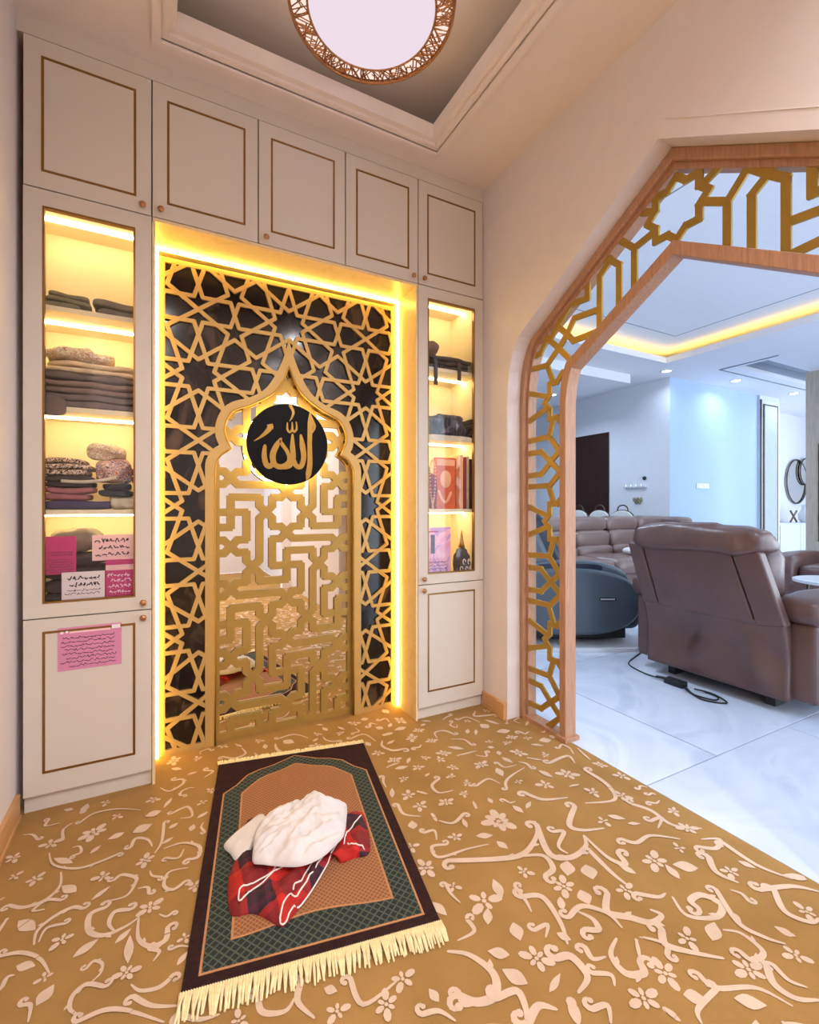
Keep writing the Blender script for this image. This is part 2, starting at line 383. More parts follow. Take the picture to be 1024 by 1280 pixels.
# carpet floor with woven scroll pattern
carpet = struct(MB().box(XL, 1.70, YF, YB, -.05, 0).build('floor', 'carpet'))
SCROLL = {}
def floor_pattern():
    mb = MB(); zi = [0]; occ = set(); cur = []; lib = []
    def ok(p): return XL+.005 < p[0] < 1.695 and YF+.05 < p[1] < 2.335 and not (p[1] > 2.12 and (p[0] < .0 or p[0] > 1.14))
    def poly(P):
        if len(P) > 2: cur.append([(p[0], p[1]) for p in P])
    def cells(ps): return {(int(math.floor(p[0]/.011)), int(math.floor(p[1]/.011))) for q in ps for p in q}
    def commit(check=False, keep=True):
        ps = [q for q in cur if all(ok(p) for p in q)]; full_ = len(ps) == len(cur)
        if keep: lib.append(list(cur))
        cur.clear()
        if check:
            if not full_: return False
            cs = cells(ps); nb = {(a+i, b+j) for a, b in cs for i in (-1, 0, 1) for j in (-1, 0, 1)}
            if len(nb & occ) > .03*len(nb): return False
        occ.update(cells(ps))
        for q in ps:
            zi[0] += 1; z = .0010+.00002*(zi[0] % 90); mb.add([(x, y, z) for x, y in q], [tuple(range(len(q)))])
        return True
    def quads(A, B):
        for i in range(len(A)-1): poly([A[i], A[i+1], B[i+1], B[i]])
    def mk(o, k):
        P = lambda q: Vector(onZ(o[0]+q[0]*k, o[1]+q[1]*k, 0))
        W_ = lambda q: (H*F/((o[1]+q[1]*k)-CY))/F*k
        def S(pts, w=20):
            C = catmull([P(q) for q in pts], 6); w = w*W_(pts[len(pts)//2])*.40; plain = len(pts) < 3
            if not plain:
                t0 = (C[0]-C[1]).normalized(); t1 = (C[1]-C[3]).normalized(); sg = 1 if t1.x*t0.y-t1.y*t0.x >= 0 else -1
                sp = []; p = C[0].copy(); a = math.atan2(t0.y, t0.x); st_ = w*1.25
                for i in range(7): a += sg*.62; p = p+Vector((math.cos(a), math.sin(a)))*st_; st_ *= .86; sp.append(p.copy())
                C = sp[::-1]+C
            m = len(C)-1
            ws = [w*(.28+.74*math.sin(math.pi*min(1, .10+.86*i/m))**1.2) for i in range(m+1)]
            L, R, a, b = ribbon(C, ws); quads([tuple(a)]+[tuple(x) for x in L]+[tuple(b)], [tuple(a)]+[tuple(x) for x in R]+[tuple(b)])
            e = C[0]; poly([(e.x+.95*w*math.cos(q*.785), e.y+.95*w*math.sin(q*.785)) for q in range(8)])
            if len(pts) > 4:
                for fq, sd in ((.5, 1), (.72, -1)):
                    c0 = C[int(m*fq)]; tn = (C[min(m, int(m*fq)+1)]-C[int(m*fq)-1]).normalized(); q = math.atan2(tn.y, tn.x)+sd*.75; d = Vector((math.cos(q), math.sin(q))); nn = Vector((-d.y, d.x)); Ln = w*2.6
                    K = [c0+d*Ln*i/5 for i in range(6)]; wk = [w*x for x in (.3, .62, .75, .6, .35, .04)]; L, R, a, b = ribbon(K, wk); quads([tuple(x) for x in L], [tuple(x) for x in R])
        def Lf(a, b, w=30):
            A, B = P(a), P(b); w = w*W_(a)*.5; C = [A+(B-A)*i/6 for i in range(7)]; ws = [w*s for s in (.05, .55, .9, 1, .8, .45, .05)]
            L, R, s, e = ribbon(C, ws); quads([tuple(x) for x in L], [tuple(x) for x in R])
        def Fl(c, r, n=5, ph=.3):
            c0 = P(c); r = r*W_(c)*.86
            for i in range(n):
                q = ph+c[0]+2*math.pi*i/n; d = Vector((math.cos(q), math.sin(q))); nn = Vector((-d.y, d.x)); k3 = r*(.9+.25*((i*7+int(c[1])) % 3-1)); m = c0+d*k3*.62
                poly([tuple(m+d*k3*.40*math.cos(t)+nn*k3*.25*math.sin(t)) for t in (k2*.785 for k2 in range(8))])
            poly([(c0.x+r*.15*math.cos(t), c0.y+r*.15*math.sin(t)) for t in (k2*1.05 for k2 in range(6))])
        return S, Lf, Fl
    def run(o, k, spec):
        S, Lf, Fl = mk(o, k)
        for it in spec:
            if it[0] == 'S': S(it[1], it[2] if len(it) > 2 else 20)
            elif it[0] == 'L': Lf(*it[1:])
            else: Fl(*it[1:])
            commit()
    S, L, FL = 'S', 'L', 'F'
    run((0, 1000), .29297, [
        (S, [(450, 460), (385, 490), (380, 560), (440, 580), (530, 545), (590, 505)], 30), (S, [(555, 470), (490, 480), (465, 530), (490, 565)], 26),
        (S, [(715, 550), (705, 600), (640, 625), (590, 590), (592, 500)], 30), (L, (490, 615), (560, 550), 30), (L, (310, 675), (420, 595), 45), (L, (545, 700), (555, 580), 38),
        (S, [(640, 640), (680, 650), (655, 690)], 22), (FL, (540, 740), 58, 6), (S, [(740, 750), (680, 800), (600, 815), (560, 790)], 26), (S, [(370, 720), (400, 690), (435, 700), (430, 740), (390, 780)], 18),
        (S, [(445, 800), (370, 790), (310, 840), (300, 900), (350, 920)], 27), (S, [(350, 465), (310, 460), (230, 500), (160, 560), (145, 620)], 24), (S, [(280, 530), (200, 550), (165, 610)], 18),
        (FL, (265, 600), 55, 5), (L, (80, 520), (150, 555), 55), (S, [(40, 450), (100, 460), (190, 430), (255, 370), (260, 310)], 22), (S, [(260, 430), (200, 430), (140, 475), (190, 470)], 20),
        (L, (325, 395), (265, 370), 45), (S, [(485, 345), (520, 320), (575, 330), (580, 350), (540, 410), (450, 435)], 20), (L, (390, 430), (470, 370), 24), (S, [(635, 400), (630, 375), (590, 380)], 18),
        (S, [(790, 350), (740, 385), (700, 370), (720, 310), (800, 290)], 20), (FL, (830, 370), 45, 5), (S, [(690, 330), (650, 325), (640, 305)], 15), (FL, (440, 330), 48, 5), (FL, (620, 260), 48, 6),
        (S, [(700, 100), (690, 180), (660, 230)], 16), (S, [(560, 200), (580, 165), (630, 170), (650, 200)], 18), (L, (690, 190), (740, 160), 20), (S, [(800, 255), (845, 245), (850, 200), (780, 185), (700, 210)], 20),
        (S, [(710, 250), (760, 250), (785, 210)], 15), (FL, (400, 140), 60, 7), (L, (530, 140), (460, 170), 35), (L, (385, 230), (430, 195), 22), (S, [(310, 240), (345, 225), (340, 200), (310, 205)], 14),
        (S, [(510, 230), (430, 265), (330, 295), (230, 280), (210, 230)], 17), (L, (310, 270), (230, 250), 32), (FL, (215, 190), 45, 5), (S, [(160, 170), (140, 150), (100, 150)], 14),
        (S, [(340, 100), (400, 60), (500, 40), (600, 45)], 12), (S, [(270, 170), (270, 130), (310, 100)], 14), (FL, (500, 70), 30, 4), (S, [(730, 60), (800, 30), (820, 70), (770, 80)], 14), (L, (840, 80), (890, 50), 20),
        (FL, (640, 460), 58, 6), (S, [(740, 480), (710, 500), (680, 490)], 16), (S, [(0, 670), (90, 655), (170, 680), (210, 740)], 24), (L, (70, 710), (150, 710), 48), (FL, (190, 760), 40, 4), (L, (155, 880), (230, 790), 62),
        (S, [(10, 800), (30, 760), (60, 750)], 22), (S, [(90, 880), (130, 880), (120, 950)], 24), (S, [(330, 950), (450, 900), (560, 905), (700, 950)], 28), (S, [(570, 840), (650, 880), (770, 880)], 28),
        (S, [(730, 640), (770, 625), (810, 630)], 16), (L, (755, 710), (800, 650), 28), (FL, (790, 590), 34, 4), (FL, (150, 340), 42, 5), (L, (720, 125), (760, 100), 24), (FL, (60, 250), 40, 5), (FL, (60, 330), 35, 4)])
    run((560, 900), .4531, [
        (S, [(440, 480), (440, 530), (500, 545), (560, 560), (590, 540), (560, 525)], 27), (S, [(335, 545), (370, 515), (440, 535), (480, 575)], 20), (S, [(380, 580), (415, 580), (400, 550), (360, 530)], 22),
        (L, (365, 470), (390, 510), 40), (S, [(530, 670), (540, 700), (490, 700), (450, 650), (465, 605)], 27), (S, [(520, 610), (530, 660)], 14), (S, [(605, 650), (600, 620), (530, 600)], 18), (FL, (600, 700), 50, 6),
        (S, [(380, 630), (400, 660), (435, 655)], 20), (S, [(400, 700), (450, 705), (460, 735)], 18), (FL, (245, 660), 50, 6), (S, [(300, 660), (340, 655), (385, 710), (360, 755)], 30), (L, (280, 755), (310, 700), 20),
        (FL, (100, 500), 55, 5), (L, (150, 490), (125, 440), 30), (L, (110, 565), (110, 520), 27), (L, (180, 560), (200, 610), 38), (S, [(185, 460), (215, 500), (230, 530)], 14), (S, [(200, 490), (260, 490), (310, 560), (330, 620)], 22),
        (L, (300, 590), (340, 610), 25), (L, (310, 490), (315, 530), 22), (S, [(240, 580), (275, 565), (270, 600)], 16), (FL, (320, 460), 42, 6), (S, [(270, 430), (290, 410), (260, 375), (180, 380)], 20), (FL, (210, 420), 30, 5),
        (S, [(0, 390), (140, 385), (210, 370), (245, 320), (240, 280)], 22), (S, [(245, 290), (280, 370), (340, 380), (380, 350), (375, 320)], 24), (S, [(290, 310), (320, 310), (305, 350), (330, 370)], 16),
        (L, (330, 390), (330, 430), 40), (L, (380, 400), (400, 440), 45), (FL, (140, 280), 52, 8), (S, [(350, 240), (335, 290), (370, 305), (430, 300)], 20), (FL, (430, 280), 25, 4), (S, [(470, 370), (490, 400), (440, 380), (375, 320)], 20),
        (S, [(390, 360), (450, 420), (500, 460)], 18), (L, (520, 425), (470, 400), 22), (FL, (490, 470), 35, 5), (FL, (570, 390), 45, 6), (L, (690, 410), (620, 400), 40), (L, (640, 440), (600, 400), 26), (S, [(520, 480), (580, 490), (600, 480)], 18),
        (S, [(690, 520), (670, 500), (700, 485), (755, 510), (740, 545), (660, 540), (620, 490)], 24), (S, [(720, 380), (740, 420), (800, 450)], 22), (FL, (780, 420), 35, 5), (S, [(740, 470), (800, 560), (870, 600), (930, 620)], 20),
        (L, (960, 600), (900, 570), 26), (L, (780, 530), (810, 560), 20), (S, [(830, 500), (810, 480), (780, 470)], 14), (L, (730, 610), (735, 560), 42), (S, [(590, 580), (600, 620), (660, 640), (760, 660)], 27), (FL, (660, 605), 42, 5),
        (S, [(805, 640), (840, 665), (870, 640), (810, 590), (760, 580)], 20), (FL, (830, 690), 50, 6), (S, [(880, 680), (900, 730), (960, 770), (1024, 775)], 27), (S, [(900, 680), (940, 720), (990, 740)], 18),
        (S, [(690, 700), (740, 740), (850, 740), (950, 790)], 20), (L, (650, 760), (710, 770), 42), (S, [(740, 745), (690, 800), (700, 839)], 20), (L, (790, 770), (880, 790), 42), (FL, (540, 770), 52, 6), (S, [(400, 800), (440, 790), (450, 839)], 22),
        (S, [(600, 800), (640, 830)], 22), (S, [(30, 760), (80, 780), (130, 760), (125, 700), (60, 650), (0, 640)], 30), (L, (220, 730), (150, 690), 45), (L, (170, 650), (110, 640), 35), (S, [(135, 770), (190, 750), (215, 800), (215, 839)], 27),
        (S, [(220, 839), (250, 790), (300, 800)], 30), (S, [(340, 780), (360, 839)], 40), (S, [(860, 470), (950, 460), (1024, 475)], 20), (S, [(900, 470), (930, 530), (1000, 560), (1024, 550)], 22), (L, (1000, 440), (920, 430), 25),
        (FL, (960, 650), 40, 5), (FL, (990, 530), 36, 5), (S, [(690, 350), (740, 355), (750, 330), (700, 330)], 16), (S, [(480, 330), (520, 340), (560, 320), (640, 330)], 16), (FL, (660, 300), 32, 6), (L, (440, 265), (490, 275), 20),
        (S, [(500, 230), (560, 250), (620, 290), (700, 300)], 16), (S, [(760, 340), (850, 400), (950, 440)], 18), (L, (800, 390), (850, 410), 20), (S, [(560, 280), (590, 270), (580, 300)], 14), (FL, (480, 210), 30, 5),
        (S, [(380, 140), (440, 180), (460, 220), (380, 230)], 16), (FL, (330, 150), 34, 6), (S, [(210, 200), (260, 220), (330, 215)], 16), (FL, (270, 180), 30, 5), (S, [(280, 120), (330, 100), (350, 120)], 13), (FL, (400, 200), 26, 5), (L, (250, 140), (290, 160), 18)])
    run((420, 930), .29297, [
        (S, [(375, 380), (420, 370), (430, 410)], 18), (S, [(470, 430), (410, 440), (440, 485), (560, 450), (650, 430)], 20), (S, [(545, 300), (500, 340), (440, 330)], 20), (L, (560, 360), (540, 320), 22),
        (S, [(410, 300), (430, 330)], 20), (S, [(265, 260), (290, 300), (360, 310)], 18), (FL, (310, 220), 40, 5), (L, (330, 365), (325, 330), 42), (S, [(440, 150), (410, 180), (440, 210), (500, 200)], 18), (FL, (470, 250), 40, 6),
        (FL, (620, 90), 40, 6), (FL, (780, 40), 40, 6), (S, [(690, 80), (720, 100), (770, 90)], 12), (S, [(820, 60), (880, 70)], 14), (S, [(600, 180), (650, 150), (700, 170)], 14), (FL, (560, 170), 30, 5),
        (FL, (290, 150), 30, 5), (S, [(350, 205), (390, 215)], 16), (FL, (250, 70), 35, 6), (FL, (180, 40), 30, 5), (S, [(220, 100), (270, 80)], 14), (FL, (350, 100), 30, 5), (FL, (460, 40), 35, 6), (S, [(520, 50), (600, 30)], 12), (FL, (380, 60), 25, 5),
        (L, (380, 140), (400, 125), 14), (L, (240, 230), (240, 190), 22), (FL, (510, 400), 35, 5), (S, [(470, 600), (490, 640), (530, 680)], 20), (FL, (500, 610), 40, 4), (FL, (320, 440), 40, 4), (S, [(560, 750), (590, 800), (520, 840)], 24), (FL, (500, 100), 28, 5),
        (S, [(-250, -20), (-180, -40), (-120, -25)], 12), (FL, (-330, -12), 26, 5), (S, [(60, -20), (120, -40), (170, -10)], 12), (FL, (20, -45), 24, 5), (FL, (-80, -40), 22, 5), (FL, (-480, 10), 26, 5), (S, [(-560, 10), (-520, -15), (-450, -10)], 12), (L, (-400, 15), (-430, 0), 14)])
    run((200, 900), .41016, [
        (S, [(300, 830), (310, 890), (380, 890), (410, 850)], 24), (S, [(430, 800), (420, 860), (470, 910)], 26), (L, (500, 820), (540, 830), 30), (S, [(580, 790), (620, 870), (720, 800)], 22), (FL, (690, 870), 50, 6), (FL, (740, 790), 45, 5),
        (L, (850, 860), (820, 820), 30), (S, [(910, 830), (930, 870), (1000, 850)], 22), (FL, (540, 890), 44, 5), (S, [(60, 900), (120, 915), (180, 900)], 22), (FL, (240, 920), 40, 5), (S, [(800, 900), (850, 890), (900, 920)], 22)])
    # the same motifs go on over the rest of the carpet
    r = random.Random(3)
    for n in range(9000):
        src = r.choice(lib); a = r.uniform(0, 6.283); ca, sa = math.cos(a), math.sin(a); c = src[0][0]; x, y = r.uniform(XL, 1.7), r.uniform(-.6 if n < 8000 else YF, 2.34)
        for q in src: cur.append([(x+(p[0]-c[0])*ca-(p[1]-c[1])*sa, y+(p[0]-c[0])*sa+(p[1]-c[1])*ca) for p in q])
        commit(True, False)
    stuff(mb.build('scroll_pattern', 'scroll', carpet))
floor_pattern()

# hall floor: large porcelain tiles on a screed
hall = struct(MB().box(1.70, 12.5, -4.5, 9.5, -.05, -.004).build('floor', 'grout'))
tm = None
def tiles():
    g = .0035; T = 1.2
    meshes = {}
    for j in range(-4, 7):
        y0 = 1.21+T*j if j >= 0 else 1.21+T*j
        for i in range(-1, 9):
            x0 = 2.18+T*i+(.6 if j % 2 else 0); x1 = x0+T; a, b = max(x0, 1.70), min(x1, 12.5); c, d = max(y0, -4.5), min(y0+T, 9.5)
            if b-a < .02 or d-c < .02: continue
            w, l = round(b-a-2*g, 4), round(d-c-2*g, 4)
            if (w, l) not in meshes:
                q = LOC[hall.name]; o = MB().box(q.x-w/2, q.x+w/2, q.y-l/2, q.y+l/2, q.z, q.z+.008).build('tile', 'tile', hall, bevel=.0015); meshes[(w, l)] = o
            else:
                o = meshes[(w, l)].copy(); COL.objects.link(o)
            o.location = Vector(((a+b)/2, (c+d)/2, -.008))-LOC[hall.name]
tiles()
# note: tile tops finish level with the carpet

# baseboards and the arch joinery
struct(MB().box(XL, XL+.014, YF, 2.12, 0, .085).box(XL, XL+.018, YF, 2.12, 0, .012).build('baseboard_left', 'base'))
mb = MB().box(XR-.012, XR, 1.99, 2.125, 0, .085).box(XR-.024, XR, 1.922, 1.99, 0, .085); struct(mb.build('baseboard_right', 'base', bevel=.002))
XA = 1.67
fr = thing('arch_screen', 'pointed oak arch frame with gold geometric fretwork between carpet and white hall floor', 'arch', (XA, AY, 0))
A_MID = [((a[0]*.35+b[0]*.65), (a[1]*.35+b[1]*.65)) for a, b in zip(A_OUT, A_OIN)]
mb = MB(); mb.band(A_OUT, A_MID, FX, XA, XA+.075); mb.build('outer_frame', 'wood', fr, bevel=.006, seg=3)
mb = MB(); mb.band(A_MID, A_OIN, FX, XA+.022, XA+.075); mb.build('rebate', 'wood', fr)
mb = MB(); mb.band(A_IOUT, A_IIN, FX, XA+.006, XA+.075); mb.build('inner_frame', 'wood', fr, bevel=.003)
for s in (1, -1):
    y0, y1 = sorted((AY+s*(1.595-AY), AY+s*(1.66-AY)))
    MB().box(XA-.008, XA+.085, y0, y1, 0, .022).build('plinth', 'wood', fr, bevel=.002)
    y0, y1 = sorted((AY+s*(1.648-AY), AY+s*(1.92-AY)))
    MB().box(XA+.004, XA+.07, y0, y1, 0, .02).build('sill_rail', 'wood', fr)
# fretwork, traced once for the left half and mirrored about the apex
def fretwork():
    X = XA+.026; segs = []
    def tr(o, k, pts): P = [onX(o[0]+a*k, o[1]+b*k, X) for a, b in pts]; segs.extend(zip(P, P[1:]))
    def star(c, R=.122, keep=lambda p: True):
        P = []
        for i in range(8):
            a = i*math.pi/4; P.append((c[0]+R*math.cos(a), c[1]+R*math.sin(a))); a += math.pi/8; P.append((c[0]+R*.765*math.cos(a), c[1]+R*.765*math.sin(a)))
        for i in range(16):
            if keep(P[i]) or keep(P[(i+1) % 16]): segs.append((P[i], P[(i+1) % 16]))
    unit = [[(1.740, 1.206), (1.890, 1.206)], [(1.740, 1.206), (1.708, 1.130)], [(1.755, 1.060), (1.890, 1.105)], [(1.755, 1.000), (1.890, .953)], [(1.708, .940), (1.735, .858), (1.890, .852)],
            [(1.735, .858), (1.655, .765)], [(1.890, .788), (1.790, .788), (1.725, .732), (1.650, .672)], [(1.655, .790), (1.725, .732), (1.790, .676), (1.890, .672)], [(1.650, .690), (1.740, .608)]]
    for z in (0, -.590, .590):
        for pl in unit:
            if z == .590 and max(p[1] for p in pl) > 1.10 and pl[0][1] > 1.13: continue
            P = [(y, zz+z) for y, zz in pl]
            segs.extend(zip(P, P[1:]))
        if z <= .59: star((1.646, 1.030+z), keep=lambda p: p[0] > 1.64)
    k = .1367; o = (650, 320)
    tr(o, k, [(395, 780), (360, 830), (245, 1000), (90, 1040)]); tr(o, k, [(245, 1000), (295, 1140)])
    tr(o, k, [(250, 740), (190, 885), (100, 935)]); tr(o, k, [(230, 735), (350, 840), (470, 960)])
    tr(o, k, [(300, 590), (340, 640), (430, 715), (485, 775), (700, 690)]); tr(o, k, [(430, 715), (360, 830)]); tr(o, k, [(345, 640), (285, 745)])
    tr(o, k, [(345, 640), (460, 445), (615, 385), (615, 190)]); tr(o, k, [(430, 715), (495, 568), (725, 485)])
    tr(o, k, [(830, 20), (728, 180), (725, 660)]); tr(o, k, [(780, 10), (905, 80), (905, 470)])
    k = .3945; o = (620, 160)
    tr(o, k, [(505, 325), (437, 380), (437, 520)]); tr(o, k, [(437, 380), (375, 345)])
    k = .2383; o = (780, 160); tr(o, k, [(150, 440), (40, 445)])
    star((AY, 2.212), .118)
    ded = {}
    left = [(a, b) for a, b in segs]; mir = [((2*AY-a[0], a[1]), (2*AY-b[0], b[1])) for a, b in left]
    far = [(AY-.46, -1), (AY-.46, 4), (-2, 4), (-2, -1)]
    segs[:] = list(left); keep_ = [q for a, b in mir for q in clipseg(a, b, far, True)]; n0 = len(segs)
    k = .2383; o = (780, 160)
    tr(o, k, [(400, 385), (540, 385), (540, 640)]); tr(o, k, [(540, 385), (650, 205), (755, 240), (850, 262), (850, 700)]); tr(o, k, [(755, 240), (668, 350), (668, 670)])
    tr(o, k, [(770, 220), (800, 170)]); tr(o, k, [(540, 160), (420, 285)]); tr(o, k, [(985, 150), (985, 345), (1040, 322)]); tr(o, k, [(850, 495), (1040, 425)]); tr(o, k, [(850, 675), (1040, 585)])
    segs += keep_
    for a, b in segs: ded[tuple(sorted(((round(a[0], 3), round(a[1], 3)), (round(b[0], 3), round(b[1], 3)))))] = (a, b)
    segs[:] = list(ded.values())
    outer = offset(A_OIN, -.012); inner = offset(A_IOUT, .012)
    mb = MB()
    for a, b in segs:
        for c, d in clipseg(a, b, outer, True):
            for e, f in clipseg(c, d, inner, False):
                bar(mb, e, f, .0135, FX, X, X+.010)
    return mb.build('fretwork', 'fret', fr)
fretwork()

# ================================================================= built-in wardrobe wall
XC = [-.431, -.027, .38, .781, 1.176, 1.588]; YC = 2.125
def inlay(d, x0, x1, z0, z1, w=.0085):
    mb = MB(); y0, y1 = YC-.0015, YC+.001
    mb.box(x0, x1, y0, y1, z0, z0+w).box(x0, x1, y0, y1, z1-w, z1).box(x0, x0+w, y0, y1, z0+w, z1-w).box(x1-w, x1, y0, y1, z0+w, z1-w); return mb.build('gold_inlay', 'inlay', d)
def knob(d, x, z):
    return MB().lathe([(.004, YC), (.004, YC-.008), (.011, YC-.012), (.012, YC-.018), (.008, YC-.023), (.001, YC-.024)], (x, 0, z), 14, 'y').build('knob', 'rosegold', d, smooth=True)
def shell(t, x0, x1, z0, z1, back=2.5, mname='cab', inner=None):
    y0 = YC+.022; w = .016
    return MB().box(x0, x0+w, y0, back, z0, z1).box(x1-w, x1, y0, back, z0, z1).box(x0+w, x1-w, y0, back, z1-w, z1).box(x0+w, x1-w, y0, back, z0, z0+w).box(x0+w, x1-w, back-w, back, z0+w, z1-w).build('carcass', inner or mname, t)
ul = ['corner upper cabinet against the left wall, knob at its lower right', 'upper cabinet above the left end of the lit niche, second from the left wall',
      'upper cabinet over the middle of the lit niche, third from the left wall', 'upper cabinet above the right end of the lit niche, knob at its lower right', 'corner upper cabinet against the arch wall, above the right display cabinet']
kn = ['r', 'l', 'l', 'r', 'l']
for i in range(5):
    x0, x1 = XC[i]+.0015, XC[i+1]-.0015; z0, z1 = 2.25, 2.79
    t = thing('upper_cabinet', 'beige '+ul[i], 'cabinet', ((x0+x1)/2, 2.3, z0), group='upper cabinets')
    shell(t, x0, x1, z0, z1)
    d = MB().box(x0+.001, x1-.001, YC, YC+.02, z0+.002, z1-.002).build('door', 'cab', t, bevel=.0012)
    inlay(d, x0+.052, x1-.052, z0+.062, z1-.062)
    knob(d, x1-.03 if kn[i] == 'r' else x0+.03, z0+.03)
struct(MB().box(XL, XR, YC+.006, 2.5, 2.794, ZC).box(XC[5], XR, YC+.012, 2.5, 0, 2.794).box(XL, XC[0]-.001, YC+.13, 2.5, 0, 2.794).build('trim_1', 'cab'))
def display(x0, x1, label, kx, first):
    z0, z1 = .70, 2.247; t = thing('display_cabinet', label, 'cabinet', ((x0+x1)/2, 2.3, z0), group='glass display cabinets')
    x0 += .0015; x1 -= .0015; back = 2.44
    shell(t, x0, x1, z0+.002, z1, back, inner='cabin')
    for z in (1.09, 1.475, 1.845):
        sh = MB().box(x0+.017, x1-.017, YC+.03, back-.017, z-.018, z).build('shelf', 'cabin', t)
        MB().box(x0+.02, x1-.02, 2.285, 2.297, z-.026, z-.0185).build('led_strip', 'sled', sh)
    MB().box(x0+.02, x1-.02, 2.285, 2.297, z1-.026, z1-.0175).build('led_strip', 'sled', t)
    gx0, gx1, gz0, gz1 = x0+.055, x1-.055, z0+.05, z1-.058
    d = MB().box(x0, gx0, YC, YC+.02, z0, z1).box(gx1, x1, YC, YC+.02, z0, z1).box(gx0, gx1, YC, YC+.02, z0, gz0).box(gx0, gx1, YC, YC+.02, gz1, z1).build('door_frame', 'cab', t)
    MB().box(gx0, gx1, YC+.010, YC+.0135, gz0, gz1).build('glass_pane', 'glass', d)
    mb = MB(); w = .007
    mb.box(gx0, gx0+w, YC-.001, YC+.018, gz0, gz1).box(gx1-w, gx1, YC-.001, YC+.018, gz0, gz1).box(gx0+w, gx1-w, YC-.001, YC+.018, gz0, gz0+w).box(gx0+w, gx1-w, YC-.001, YC+.018, gz1-w, gz1)
    mb.build('gold_trim', 'inlay', d); knob(d, kx, z0+.028)
    return t
display(XC[0], XC[1], 'tall lit display cabinet by the left wall, glass door with garments and pink papers', XC[1]-.03, True)
display(XC[4], XC[5], 'tall lit display cabinet beside the arch, glass door with books and rolled clothes', XC[4]+.03, False)
def base(x0, x1, label, kx):
    t = thing('base_cabinet', label, 'cabinet', ((x0+x1)/2, 2.3, 0), group='base cabinets'); x0 += .0015; x1 -= .0015
    shell(t, x0, x1, .06, .697); MB().box(x0, x1, YC+.02, 2.5, 0, .06).build('plinth', 'cab', t)
    d = MB().box(x0, x1, YC, YC+.02, .062, .695).build('door', 'cab', t, bevel=.0012); inlay(d, x0+.055, x1-.055, .062+.075, .695-.045)
    knob(d, kx, .695-.026)
base(XC[0], XC[1], 'beige base cabinet with a pink notice sheet taped to its door', XC[1]-.03)
base(XC[4], XC[5], 'narrow beige base cabinet beside the arch, bare door with gold inlay', XC[4]+.03)

# niche lining
NX0, NX1, YP = XC[1]+.003, XC[4]-.012, 2.345
lin_ = thing('niche_lining', 'cream stone lining around the glowing prayer niche', 'niche lining', ((NX0+NX1)/2, 2.3, 0))
MB().box(NX0, XC[4], YC+.002, 2.46, 2.236, 2.249).build('soffit_panel', 'niche', lin_)
MB().box(NX1, XC[4]-.001, YC+.002, 2.46, 0, 2.236).build('side_panel', 'niche', lin_)
MB().box(NX0-.002, NX0+.008, YC+.006, 2.46, 0, 2.236).build('side_panel', 'niche', lin_)
MB().box(NX0, XC[4], 2.46, 2.475, 0, 2.249).build('back_board', 'dark', lin_)
lx0, lx1 = NX0+.009, NX1-.001
for nm, a in (('across the top of the niche', (lx0+.012, lx1-.012, 2.325, 2.337, 2.222, 2.234)), ('up the left edge of the niche', (lx0, lx0+.011, 2.325, 2.337, .005, 2.234)), ('up the right edge of the niche', (lx1-.011, lx1, 2.325, 2.337, .005, 2.234))):
    tag(MB().box(*a).build('led_strip', 'led'), 'glowing warm LED strip '+nm, 'LED strip', 'niche LED strips')

# ogee arch of the star screen (x, z); right half traced, mirrored about NC
NC = .566
_in = [(.568, 1.788), (.592, 1.728), (.635, 1.663), (.692, 1.619), (.751, 1.586), (.82, 1.555), (.850, 1.518), (.866, 1.46), (.852, 1.407), (.835, 1.373), (.874, 1.349), (.901, 1.306), (.906, 1.262), (.906, .9), (.906, .4), (.906, .0)]
def resample(P, n):
    P = [Vector(p) for p in P]; L = [0]
    for a, b in zip(P, P[1:]): L.append(L[-1]+(b-a).length)
    out = []; j = 0
    for i in range(n):
        t = L[-1]*i/(n-1)
        while j < len(L)-2 and L[j+1] < t: j += 1
        out.append(tuple(P[j]+(P[j+1]-P[j])*((t-L[j])/max(1e-9, L[j+1]-L[j]))))
    return out
_c1 = catmull([Vector((NC, 1.80))]+[Vector(p) for p in _in[1:10]], 4); _c2 = catmull([Vector(p) for p in _in[9:13]], 4)
half = resample(_c1, 34)[1:]+resample(_c2, 12)[1:]+[(.906, .9), (.906, .35), (.906, 0)]
OG_IN = [(2*NC-x, z) for x, z in reversed(half)]+[(NC, 1.80)]+half      # left foot -> apex -> right foot
_ro = [(NC, 1.925), (.590, 1.845), (.618, 1.775), (.655, 1.705), (.70, 1.655), (.76, 1.620), (.835, 1.592), (.882, 1.545), (.906, 1.47), (.900, 1.415), (.888, 1.388), (.918, 1.365), (.945, 1.315), (.948, 1.262), (.948, .9), (.948, .35), (.948, 0)]
_c1 = catmull([Vector(p) for p in _ro[:11]], 4); _c2 = catmull([Vector(p) for p in _ro[10:14]], 4)
halfo = resample(_c1, 34)[1:]+resample(_c2, 12)[1:]+[(.948, .9), (.948, .35), (.948, 0)]
OG_OUT = [(2*NC-x, z) for x, z in reversed(halfo)]+[(NC, 1.925)]+halfo
sx0, sx1, sz1 = lx0+.014, lx1-.014, 2.205
scr = thing('lattice_screen', 'gold ten-pointed star lattice screen over dark marble with an ogee arch opening', 'screen', (NC, YP, 0))
MB().band(OG_IN, OG_OUT, FY, YP-.004, YP+.016).build('arch_band', 'screen', scr)
pts = [(x, YP-.005, z) for x, z in OG_IN]
MB().tube(pts, .0045, 6).build('arch_bead', 'gold', scr, smooth=True)
